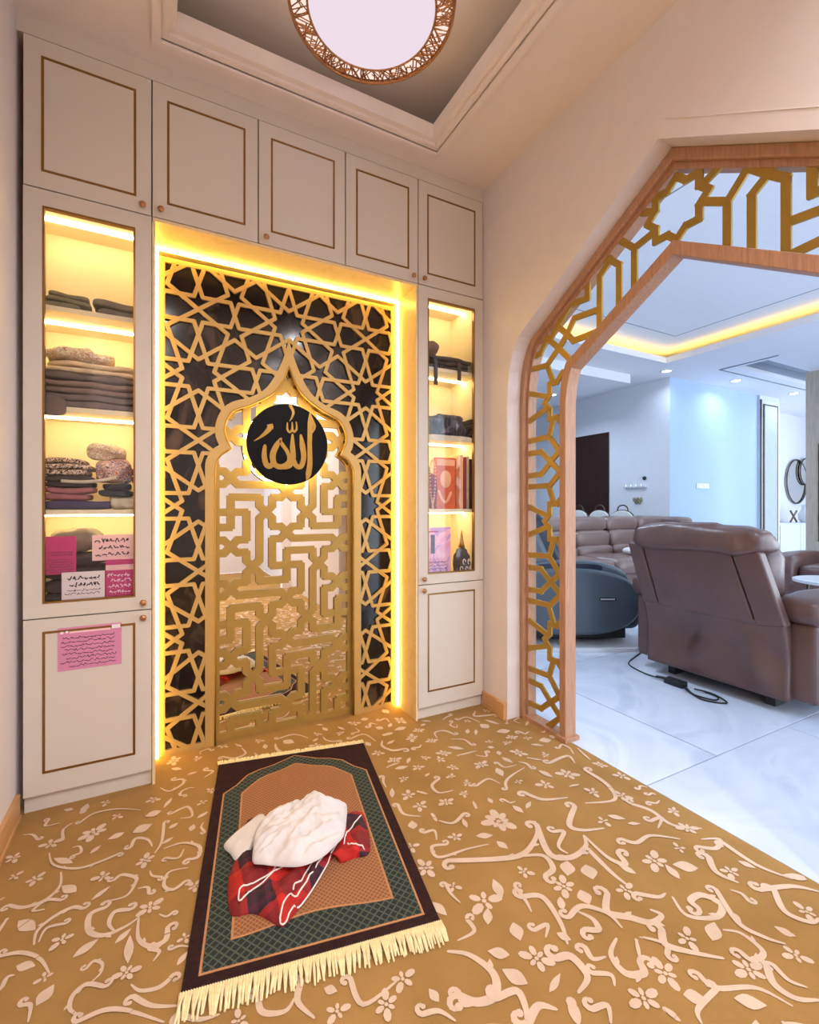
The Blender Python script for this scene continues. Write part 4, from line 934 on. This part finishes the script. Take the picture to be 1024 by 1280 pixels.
# ceiling with tray and slot
RX0, RX1, RY0, RY1 = 2.5, 6.02, -2.6, 4.0
mb = MB()
for a in ((1.78, RX0, -4.5, 9.5), (RX0, RX1, RY1, 9.5), (RX0, RX1, -4.5, RY0), (RX1, 7.05, -4.5, 9.5), (7.05, 12.5, 3.64, 9.5), (7.05, 12.5, -4.5, 3.27)):
    mb.box(a[0], a[1], a[2], a[3], ZL, ZL+.05)
lc_ = struct(mb.build('ceiling', 'ceil_l'))
mb = MB(); e = .03
mb.box(RX0, RX0+e, RY0, RY1, ZL-.005, ZL+.07).box(RX1-e, RX1, RY0, RY1, ZL-.005, ZL+.07).box(RX0+e, RX1-e, RY1-e, RY1, ZL-.005, ZL+.07).box(RX0+e, RX1-e, RY0, RY0+e, ZL-.005, ZL+.07); mb.build('tray_lip', 'ceil_l', lc_)
MB().box(1.78, 7.05, -4.5, 9.5, ZL+.17, ZL+.25).build('tray_ceiling', 'ceil_l', lc_)
mb = MB(); gx0, gx1, gy0, gy1 = RX0+.52, RX1-.42, RY0+.5, RY1-.40; zz = ZL+.168
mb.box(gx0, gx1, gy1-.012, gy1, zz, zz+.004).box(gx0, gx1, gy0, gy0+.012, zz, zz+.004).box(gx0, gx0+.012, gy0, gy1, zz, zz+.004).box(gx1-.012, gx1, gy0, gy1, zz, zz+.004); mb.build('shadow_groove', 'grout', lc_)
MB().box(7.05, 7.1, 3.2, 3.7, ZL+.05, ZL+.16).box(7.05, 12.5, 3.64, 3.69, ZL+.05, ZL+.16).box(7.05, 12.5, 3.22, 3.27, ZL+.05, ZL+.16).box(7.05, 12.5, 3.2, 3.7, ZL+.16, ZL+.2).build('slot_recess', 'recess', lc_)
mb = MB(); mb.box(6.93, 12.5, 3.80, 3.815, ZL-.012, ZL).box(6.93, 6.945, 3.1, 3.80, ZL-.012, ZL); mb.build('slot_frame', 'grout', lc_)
MB().box(3.6, 6.05, 4.56, 9.4, ZL-.13, ZL).build('dropped_panel', 'ceil_l', lc_)
for nm, a in (('along the back edge of the hall ceiling tray', (RX0+.06, RX1+.06, RY1+.03, RY1+.05)), ('along the far side of the hall ceiling tray', (RX1+.03, RX1+.05, RY0, RY1+.02)), ('along the arch side of the hall ceiling tray', (RX0-.05, RX0-.03, RY0, RY1))):
    tag(MB().box(*a, ZL+.052, ZL+.066).build('cove_light', 'cove'), 'hidden yellow cove light '+nm, 'cove light', 'hall cove lights')
def lamp(name, x, y, z, watt, col, parent, size=.11):
    l = bpy.data.lights.new(name, 'AREA'); l.shape = 'DISK'; l.size = size; l.energy = watt; l.color = col; l.spread = math.radians(150)
    o = bpy.data.objects.new(name, l); COL.objects.link(o); o.parent = parent; o.location = Vector((x, y, z))-LOC[parent.name]; return o
def downlight(x, y, z, label, watt=None, col=(.62, .80, 1), lens='down', group='hall downlights'):
    t = thing('downlight', label, 'downlight', (x, y, z), group=group); lamp('lamp', x, y, z-.012, watt or HALL_W, col, t)
    MB().lathe([(.085, z), (.085, z-.006), (.06, z-.008), (.06, z-.002)], (x, y, 0), 24).build('trim_ring', 'whitep', t); MB().lathe([(.058, z-.003), (.058, z-.006)], (x, y, 0), 24).build('lens', lens, t)
for x, y, z, lb in ((6.34, 4.2, ZL, 'lit downlight in the hall ceiling at the convex wall corner'), (7.75, 4.02, ZL, 'lit downlight in the hall ceiling before the pale blue wall'), (9.5, 4.02, ZL, 'lit downlight in the hall ceiling near the panelled pilaster'), (5.55, 5.6, ZL-.13, 'lit downlight in the dropped hall ceiling by the dark door'),
                    (4.0, 4.3, ZL, 'added fill downlight in the hall ceiling above the brown sectional sofa'), (2.15, 3.2, ZL, 'added fill downlight in the hall ceiling close to the arch wall'), (2.15, .4, ZL, 'added fill downlight in the hall ceiling opposite the arch foot'), (6.6, 1.6, ZL, 'added fill downlight in the hall ceiling above the far armchair'), (2.15, -2.2, ZL, 'added fill downlight in the hall ceiling nearest the courtyard side, along the arch wall'), (6.6, -1.4, ZL, 'added fill downlight in the hall ceiling nearest the courtyard side, past the tray')):  # the downlights on this row are added to brighten the hall
    downlight(x, y, z, lb, 7 if 'opposite' in lb else 13 if 'above' in lb or 'close' in lb or 'courtyard' in lb else 9 if 'dropped' in lb else None)
for x, y, lb in ((.0, -.25, 'added fill downlight in the prayer room ceiling by the left wall, nearer the entrance'), (1.25, -.25, 'added fill downlight in the prayer room ceiling by the arch wall, nearer the entrance'), (.0, -1.2, 'added fill downlight in the prayer room ceiling at the entrance by the left wall'), (1.25, -1.2, 'added fill downlight in the prayer room ceiling at the entrance by the arch wall'), (.6, -2.6, 'added fill downlight in the corridor ceiling outside the prayer room')):  # lamps added out of view to brighten the room and the corridor
    downlight(x, y, ZC, lb, ROOM_W, (1, .95, .98), group='added prayer room downlights')
# dark door
dd = struct(MB().box(WX-.02, WX, 5.43, 5.47, 0, 2.36).box(WX-.02, WX, 6.35, 6.39, 0, 2.36).box(WX-.02, WX, 5.47, 6.35, 2.32, 2.36).build('door_1', 'door'))
lf = MB().box(WX-.012, WX, 5.472, 6.348, .005, 2.318).build('door_leaf', 'door', dd); mb = MB()
for z0_, z1_ in ((.2, 1.0), (1.15, 2.15)): mb.box(WX-.018, WX-.012, 5.6, 6.22, z0_, z1_)
mb.build('door_panel', 'door', lf, bevel=.004); MB().lathe([(.012, WX-.012), (.012, WX-.05), (.02, WX-.055), (.001, WX-.07)], (0, 5.54, 1.0), 12, 'x').build('door_handle', 'chrome', lf)
hr = thing('hook_rail', 'white hook rail on the hall wall right of the dark door', 'hook rail', (WX-.02, 4.94, 1.42))
MB().box(WX-.035, WX, 4.74, 5.13, 1.405, 1.43).build('rail', 'whitep', hr)
for i in range(4): MB().tube([(WX-.035, 4.80+.09*i, 1.42), (WX-.06, 4.80+.09*i, 1.425), (WX-.065, 4.80+.09*i, 1.46)], .008, 6).build('hook', 'chrome', hr)
se = thing('wall_sensor', 'small round black sensor above the white hook rail', 'sensor', (WX, 4.777, 1.53)); MB().lathe([(.03, WX), (.03, WX-.012), (.02, WX-.025), (.001, WX-.03)], (0, 4.777, 1.55), 16, 'x').build('sensor_body', 'blackp', se)
orn = thing('wall_ornament', 'small grey green ornament under the white hook rail', 'ornament', (WX, 4.89, 1.14)); mb = MB()
for i in range(5): mb.sq((WX-.015, 4.83+.03*i, 1.20+.02*(-1)**i), (.015, .022, .035), .8, .8, 10, 8)
mb.build('leaves', 'g_sage', orn, smooth=True)
so = thing('switch_plate', 'white double switch plate on the pale blue hall wall', 'switch', (7.48, WY, 1.38)); MB().box(7.32, 7.65, WY-.012, WY, 1.39, 1.47).build('plate', 'whitep', so, bevel=.003)
for i in range(2): MB().box(7.36+.14*i, 7.47+.14*i, WY-.017, WY-.012, 1.405, 1.455).build('rocker', 'whitep', so)
# panelled pilaster
pil = struct(MB().box(9.1, 9.75, WY-.03, WY+.15, 0, ZL).build('trim_2', 'whitep'))
MB().box(9.22, 9.64, WY-.045, WY-.03, .25, 2.86).build('panel', 'partition_w', pil); mb = MB()
for a in ((9.20, 9.22, .23, 2.88), (9.64, 9.66, .23, 2.88)): mb.box(a[0], a[1], WY-.05, WY-.03, a[2], a[3])
mb.box(9.22, 9.64, WY-.05, WY-.03, .23, .25).box(9.22, 9.64, WY-.05, WY-.03, 2.86, 2.88).box(9.10, 9.125, WY-.05, WY-.03, 0, 2.95); mb.build('moulding', 'bronze_d', pil)
# console, mirror, ornaments
co = thing('console_cabinet', 'white console cabinet on a dark metal base beside the panelled pilaster', 'console', (10.75, 4.7, 0))
MB().box(9.98, 11.5, 4.45, 4.9, .18, .78).build('body', 'whitep', co); MB().box(9.96, 11.52, 4.44, 4.91, .78, .80).build('top', 'whitep', co)
MB().box(10.0, 10.03, 4.47, 4.9, 0, .18).box(11.45, 11.48, 4.47, 4.9, 0, .18).box(10.03, 11.45, 4.47, 4.5, 0, .03).build('base_frame', 'chrome', co)
for i in range(2): MB().box(10.0+.75*i, 10.73+.75*i, 4.436, 4.45, .2, .77).build('door', 'whitep', co, bevel=.003)
mi = thing('wall_mirror', 'overlapping round mirrors with dark rims above the white console', 'mirror', (11.9, 4.98, 1.0))
for x, z, rx_, rz_ in ((11.85, 1.64, .42, .46), (12.2, 1.86, .26, .28)):
    P = [(x+rx_*math.cos(q), 4.96-(.02 if x > 12 else 0), z+rz_*math.sin(q)) for q in (k*2*math.pi/40 for k in range(40))]
    MB().tube(P, .014, 6, True).build('mirror_rim', 'bronze_d', mi, smooth=True); MB().prism([(p[0], p[2]) for p in P], FY, 4.975-(.02 if x > 12 else 0), 4.98-(.02 if x > 12 else 0)).build('mirror_glass', 'mirror', mi)
xs = thing('cross_ornament', 'dark crossed bar ornament standing on the white console', 'ornament', (10.86, 4.6, .80))
MB().tube([(10.74, 4.6, .815), (10.98, 4.6, 1.03)], .018, 6).build('bar', 'bronze_d', xs); MB().tube([(10.74, 4.6, 1.03), (10.98, 4.6, .815)], .018, 6).build('bar', 'bronze_d', xs)
va = thing('white_vase', 'white vase on the console beside the crossed ornament', 'vase', (11.3, 4.6, .80)); MB().lathe([(.06, .80), (.1, .86), (.11, .95), (.06, 1.05), (.05, 1.12), (.065, 1.15)], (11.3, 4.6, 0), 18).build('vase_body', 'whitep', va, smooth=True)
# oak partition with carved panel
pt = thing('wood_partition', 'grey oak partition with a carved leaf panel in front of the console', 'partition', (8.1, 2.2, 0))
MB().box(8.06, 8.16, 3.15, 3.27, 0, ZL-.03).box(8.06, 8.16, 1.2, 3.15, 1.98, ZL-.03).box(8.06, 8.16, 1.2, 3.15, 0, .62).box(8.06, 8.16, 1.1, 1.2, 0, ZL-.03).build('frame', 'partition', pt)
mb = MB().box(8.12, 8.14, 1.2, 3.15, .62, 1.98); mb.build('panel_back', 'bronze_d', pt); r = random.Random(8); mb = MB()
for i in range(90):
    y, z, a = r.uniform(1.25, 3.1), r.uniform(.68, 1.92), r.uniform(.6, 2.5); L = .085; d = Vector((math.cos(a), math.sin(a))); n = Vector((-d.y, d.x))
    P = [Vector((y, z))+d*L*t+n*L*w_ for t, w_ in ((-1, 0), (-.3, .26), (.3, .24), (1, 0), (.3, -.24), (-.3, -.26))]; mb.prism([tuple(p) for p in P if True], FX, 8.095, 8.12)
stuff(mb.build('carved_leaves', 'leaf', pt))

# near recliner seen from behind
rc = thing('recliner', 'brown leather recliner turned away, wires trailing on the floor behind its back', 'armchair', (3.3, 1.66, 0))
ln = lambda z: 2.905-max(0, z-.30)*.27           # rear face leans back with height
def rpan(nm, P, t=.07, m='leather', bev=.014):
    mb = MB(); mb.prism(P, lambda a, b, q: (ln(b)+q, a, b), 0, t); return mb.build(nm, m, rc, bevel=bev, seg=3, smooth=False)
rpan('back_wing', [(2.10, .868), (2.00, .868), (1.955, .470), (2.065, .470)]); rpan('back_wing', [(1.462, .868), (1.32, .868), (1.245, .475), (1.385, .455)])
rpan('back_panel', [(1.995, .872), (1.467, .872), (1.39, .455), (1.95, .465)], .08)
def skirt():
    mb = MB(); ny, nz = 44, 18; y0, y1, z0, z1 = 1.262, 2.062, .075, .49; vs = []
    for j in range(nz+1):
        for i in range(ny+1):
            y = y0+(y1-y0)*i/ny; z = z0+(z1-z0)*j/nz; w_ = math.sin(math.pi*j/nz)
            b = .034*w_*noise.noise(Vector((y*7, z*3.2, 1.5)))+.024*w_*math.sin((y-1.9)*16+z*9)*math.exp(-((y-1.85)/.2)**2)+.018*w_*math.sin((y-1.4)*18-z*8)*math.exp(-((y-1.42)/.13)**2)
            vs.append((ln(z)+.006+b, y, z))
    fs = [(j*(ny+1)+i, j*(ny+1)+i+1, (j+1)*(ny+1)+i+1, (j+1)*(ny+1)+i) for j in range(nz) for i in range(ny)]
    n = len(vs); vs2 = vs+[(x+.09, y, z) for x, y, z in vs]; per = [i for i in range(ny+1)]+[(j*(ny+1)+ny) for j in range(1, nz+1)]+[nz*(ny+1)+i for i in range(ny-1, -1, -1)]+[j*(ny+1) for j in range(nz-1, 0, -1)]
    fs2 = fs+[tuple(q+n for q in reversed(f)) for f in fs]+[(per[q], per[(q+1) % len(per)], per[(q+1) % len(per)]+n, per[q]+n) for q in range(len(per))]
    mb.add(vs2, fs2); return mb.build('rear_skirt', 'leather', rc, smooth=True)
skirt()
MB().sq((2.84, 1.685, .915), (.125, .385, .088), .6, .4, 60, 24, .034, 11, 2).build('headrest', 'leather', rc, smooth=True)
MB().sq((3.0, 1.665, .72), (.11, .33, .22), .5, .4, 36, 16, .02, 8, 5).build('back_cushion', 'leather', rc, smooth=True)
MB().sq((3.36, 1.665, .42), (.40, .30, .10), .4, .35, 36, 14, .015, 7, 6).build('seat', 'leather', rc, smooth=True)
for s, y in ((-1, 1.235), (1, 2.10)):
    MB().box(2.96, 3.78, y-.085, y+.085, .075, .50).build('arm_side', 'leather', rc, bevel=.03, seg=4); MB().sq((3.36, y-.012*s*-1, .555), (.44, .115, .085), .5, .35, 36, 14, .014, 8, 7+s).build('arm_pad', 'leather', rc, smooth=True)
    MB().box(2.99, 3.74, y+s*.084, y+s*.090, .26, .268).build('seam_piping', 'leather', rc)
MB().box(3.0, 3.75, 1.33, 2.0, .1, .36).build('seat_box', 'leather', rc, bevel=.02); MB().sq((3.80, 1.665, .30), (.07, .32, .19), .4, .3, 30, 14, .012, 7, 9).build('footrest', 'leather', rc, smooth=True)
mb = MB()
for y in (1.38, 1.95): mb.box(3.0, 3.7, y-.025, y+.025, .0, .05)
mb.box(3.05, 3.1, 1.4, 1.93, .02, .07).box(3.55, 3.6, 1.4, 1.93, .02, .07).box(3.1, 3.55, 1.6, 1.64, .03, .1); mb.build('base_mechanism', 'blackp', rc)
# power adapter and cables
pa = thing('power_adapter', 'black power adapter with cables on the white floor behind the recliner', 'adapter', (2.82, 1.83, 0)); MB().box(2.79, 2.85, 1.75, 1.87, 0, .035).build('adapter_body', 'blackp', pa, bevel=.006)
for nm, P in (('cable', [(2.82, 1.75, .015), (2.76, 1.66, .006), (2.78, 1.56, .006), (2.84, 1.57, .006), (2.86, 1.66, .006)]), ('cable', [(2.80, 1.75, .012), (2.73, 1.60, .006), (2.80, 1.5, .006), (2.85, 1.60, .012), (2.83, 1.70, .012)]), ('plug', [(2.82, 1.87, .02), (2.815, 1.90, .02), (2.81, 1.93, .016)])):
    C = catmull([Vector(p) for p in P], 6); MB().tube(C, .0045 if nm == 'cable' else .009, 6).build(nm, 'blackp', pa, smooth=True)

C = catmull([Vector(p) for p in ((2.81, 1.935, .012), (2.83, 2.05, .006), (2.90, 2.20, .006), (3.10, 2.29, .006), (3.22, 2.33, .006))], 6); tag(MB().tube(C, .0045, 6).build('power_cable', 'blackp', smooth=True), 'thin black cable running from the power adapter to the massage chair', 'cable')

# massage chair, its side turned square to the camera: local x = right, local y = away
ma = thing('massage_chair', 'slate blue massage chair with a rounded side shell standing on a white board', 'massage chair', (3.65*SN, 3.65*CS, 0), -TH, local=True)
U0 = 0
def egg(u0, u1, z0, z1, n=44, e=2.5):
    c, w_, zc, h_ = (u0+u1)/2, (u1-u0)/2, (z0+z1)/2, (z1-z0)/2; pw = lambda x: math.copysign(abs(x)**(2/e), x)
    return [(c+w_*pw(math.cos(q)), zc+h_*pw(math.sin(q))*(1 if math.sin(q) < 0 else 1-.10*(math.cos(q)+.2))) for q in (k*2*math.pi/n for k in range(n))]
sh_ = egg(.78, 1.80, .075, .605)
MB().prism(sh_, FY, .0, .12).build('side_shell', 'slate', ma, bevel=.03, seg=4); MB().prism(sh_, FY, .62, .74).build('side_shell', 'slate', ma, bevel=.03, seg=4)
ar = egg(.86, 1.72, .30, .66); MB().prism(ar, FY, .03, .13).build('armrest', 'slate', ma, bevel=.025, seg=3)
MB().prism(egg(1.0, 1.50, .565, .632, e=4), FY, .022, .029).build('armrest_slot', 'navy', ma)
MB().prism(egg(1.47, 1.60, .345, .375, 24, 4), FY, -.004, .002).build('name_badge', 'blackp', ma)
mb = MB()
for i in range(8): mb.box(1.478+.014*i, 1.488+.014*i, -.006, -.004, .355, .366)
stuff(mb.build('badge_letters', 'whitep', ma))
def lean(w): return Vector((w.x, w.y, w.z))
MB().sq((1.30, .37, .38), (.36, .25, .12), .4, .4, 30, 12).build('seat', 'navy', ma, smooth=True)
mb = MB().sq((0, .37, 0), (.20, .31, .50), .5, .45, 36, 18); a = math.radians(-24)
mb.v = [(.95+x*math.cos(a)+z*math.sin(a), y, .63+z*math.cos(a)-x*math.sin(a)) for x, y, z in mb.v]; mb.build('backrest', 'slate', ma, smooth=True)
mb = MB().sq((0, .37, 0), (.15, .27, .34), .5, .45, 36, 18)
mb.v = [(1.07+x*math.cos(a)+z*math.sin(a), y, .70+z*math.cos(a)-x*math.sin(a)) for x, y, z in mb.v]; mb.build('back_cushion', 'navy', ma, smooth=True)
MB().sq((1.76, .37, .26), (.12, .24, .19), .5, .4, 26, 12).build('leg_rest', 'navy', ma, smooth=True); MB().box(1.0, 1.72, .10, .64, .03, .12).build('base', 'blackp', ma, bevel=.01)
bd = thing('floor_board', 'white board lying under the massage chair', 'board', (3.6*SN, 3.6*CS, 0), -TH, local=True); MB().box(.55, 1.74, -.02, .85, 0, .028).build('board', 'whitep', bd, bevel=.003)
ma.location.z = .028

# sectional sofa behind
sf = thing('sectional_sofa', 'taupe leather sectional sofa with padded headrests behind the massage chair', 'sofa', (5.3, 4.0, 0), local=True)
def seatunit(p, x0, x1, y, dirx=0):
    w_ = (x1-x0)/2-.004; c = (x0+x1)/2
    MB().sq((c, y+.14, .885), (w_, .13, .095), .5, .3, 30, 14, .012, 8, c*5).build('headrest', 'leather2', p, smooth=True); MB().sq((c, y+.10, .70), (w_, .15, .115), .5, .3, 30, 14, .012, 8, c*6).build('back_cushion', 'leather2', p, smooth=True)
    MB().sq((c, y+.06, .55), (w_, .16, .085), .5, .3, 30, 14, .012, 8, c*7).build('lumbar_cushion', 'leather2', p, smooth=True)
    MB().sq((c, y-.28, .43), (w_, .36, .10), .4, .3, 30, 14, .012, 8, c*8).build('seat', 'leather2', p, smooth=True); MB().box(c-w_, c+w_, y-.58, y+.1, .05, .38).build('seat_base', 'leather2', p, bevel=.03, seg=3)
for i in range(4): seatunit(sf, -1.45+.62*i, -.83+.62*i, .15)
MB().sq((.94, .02, .58), (.14, .38, .14), .5, .35, 30, 14, .01, 8, 3).build('corner_arm', 'leather2', sf, smooth=True); MB().box(.82, 1.08, -.3, .4, .05, .5).build('corner_base', 'leather2', sf, bevel=.03, seg=3)
MB().sq((1.02, .12, .885), (.14, .24, .085), .5, .3, 30, 14, .012, 8, 20).build('headrest', 'leather2', sf, smooth=True); MB().sq((1.0, .12, .66), (.13, .24, .15), .5, .3, 30, 14, .012, 8, 22).build('back_cushion', 'leather2', sf, smooth=True)
for fx in (-1.35, -.5, .3, .95):
    for fy in (-.36, .18): MB().box(fx-.03, fx+.03, fy-.03, fy+.03, 0, .055).build('foot', 'blackp', sf)
cu = thing('throw_cushion', 'white throw cushion lying on the sectional sofa seat', 'cushion', (5.12, 3.72, .53)); MB().sq((5.12, 3.72, .575), (.2, .16, .05), .8, .6, 26, 12).build('cushion_cover', 'white', cu, smooth=True)
# dining chairs with ring handles
def dchair(x, y, label, zo=.05):
    t = thing('dining_chair', label, 'chair', (x, y, 0), group='white dining chairs behind the sofa', local=True)
    P = [(-.19, .45)]+[(-.19*math.cos(q)*1, .93+.12*math.sin(q)) for q in (k*math.pi/14 for k in range(15))]+[(.19, .45)]
    MB().prism(P, lambda a_, b_, q: (q, a_, b_), .16, .22).build('backrest', 'white', t, bevel=.015, seg=3)
    MB().tube([(.19, a_, b_) for a_, b_ in P[1:-1]], .013, 6).build('back_rim', 'bronze_d', t, smooth=True)
    MB().tube([(.19, .09*math.cos(q), 1.06+.07*math.sin(q)) for q in (k*2*math.pi/24 for k in range(24))], .011, 6, True).build('ring_handle', 'bronze_d', t, smooth=True)
    MB().sq((-.02, 0, .46), (.21, .195, .045), .4, .4, 26, 10).build('seat', 'white', t, smooth=True)
    for sx_ in (-.2, .17):
        for sy_ in (-.17, .17): MB().tube([(sx_*.9, sy_*.9, .43), (sx_, sy_, 0)], [.016, .011], 6).build('leg', 'bronze_d', t)
for y, lb in ((4.76, 'white ring-backed dining chair at the hook rail, third from the dark door'), (5.18, 'white ring-backed dining chair, second from the dark door end'), (5.60, 'white ring-backed dining chair directly before the dark door')): dchair(5.95, y, lb)
# far armchair and round side table at the right
fa = thing('leather_armchair', 'dark brown leather armchair beside the round white side table', 'armchair', (6.45, 2.35, 0), local=True)
MB().sq((0, .31, .40), (.45, .13, .20), .45, .35, 30, 14, .012, 6, 40).build('arm', 'leather', fa, smooth=True); MB().sq((0, -.55, .40), (.45, .13, .20), .45, .35, 30, 14, .012, 6, 41).build('arm', 'leather', fa, smooth=True)
MB().box(-.42, .42, -.6, .38, .04, .34).build('seat_base', 'leather', fa, bevel=.04, seg=3); MB().sq((-.05, -.12, .40), (.38, .32, .09), .4, .35, 30, 12, .012, 6, 42).build('seat', 'leather', fa, smooth=True); MB().sq((.34, -.12, .58), (.13, .36, .27), .5, .35, 30, 14, .012, 6, 43).build('backrest', 'leather', fa, smooth=True)
st_ = thing('side_table', 'round white side table with thin metal legs beyond the recliner', 'table', (4.78, 1.72, 0), local=True)
MB().lathe([(.27, .49), (.29, .495), (.29, .515), (.27, .52)], (0, 0, 0), 32).build('table_top', 'whitep', st_, smooth=False)
for k in range(3): q = k*2.094+2.5; MB().tube([(.22*math.cos(q), .22*math.sin(q), .49), (.24*math.cos(q), .24*math.sin(q), 0)], .012, 6).build('leg', 'bronze_d', st_)
# display shelf glimpsed through the fretwork
ds = thing('display_shelf', 'white open display shelf seen through the arch fretwork', 'shelf', (3.3, 6.1, 0), local=True)
MB().box(-.62, -.59, -.17, .17, 0, 2.3).box(.59, .62, -.17, .17, 0, 2.3).build('upright', 'whitep', ds); MB().box(-.59, .59, .15, .17, 0, 2.3).build('back_board', 'whitep', ds)
for z in (.05, .8, 1.2, 1.65, 2.1): MB().box(-.59, .59, -.17, .15, z, z+.03).build('shelf_board', 'whitep', ds)
r = random.Random(4); vl = ['mauve round vase', 'dark tall vase', 'grey oval vase']
for i, (x, z, rr_, hh, m, lb) in enumerate(((-.4, 1.68, .10, .26, 'purple', 'mauve round vase on the upper board of the white display shelf'), (.25, 1.68, .09, .3, 'purple', 'taller mauve vase on the upper board of the white display shelf'), (.3, 1.23, .09, .28, 'g_dgrey', 'grey oval vase on the middle board of the white display shelf'), (-.3, .83, .08, .3, 'blackp', 'black slim vase on the lower board of the white display shelf'))):
    v = thing('vase', lb, 'vase', (3.3+x, 6.1, z), group='vases on the display shelf', local=True); MB().lathe([(rr_*.5, 0), (rr_*.9, hh*.2), (rr_, hh*.45), (rr_*.7, hh*.75), (rr_*.35, hh*.88), (rr_*.45, hh)], (0, 0, 0), 18).build('vase_body', m, v, smooth=True)
pl_ = thing('potted_plant', 'pale gold leafy plant in a white pot on the display shelf', 'plant', (3.02, 6.1, 1.23), local=True); MB().lathe([(.06, 0), (.09, .1), (.085, .11)], (0, 0, 0), 16).build('pot', 'whitep', pl_)
for i in range(22):
    q = r.uniform(0, 6.28); L = r.uniform(.12, .2); up = r.uniform(.12, .3); d = Vector((math.cos(q), math.sin(q), 0)); n = Vector((-d.y, d.x, 0)); P = [Vector((0, 0, .1)), d*L*.5+Vector((0, 0, .1+up*.7)), d*L+Vector((0, 0, .1+up))]
    if abs((d*L).y) > .14: continue
    mb = MB(); mb.add([P[0], P[1]+n*.022, P[2], P[1]-n*.022, P[1]+Vector((0, 0, .006))], [(0, 1, 4), (1, 2, 4), (2, 3, 4), (3, 0, 4)]); mb.build('leaf', 'leaf', pl_)
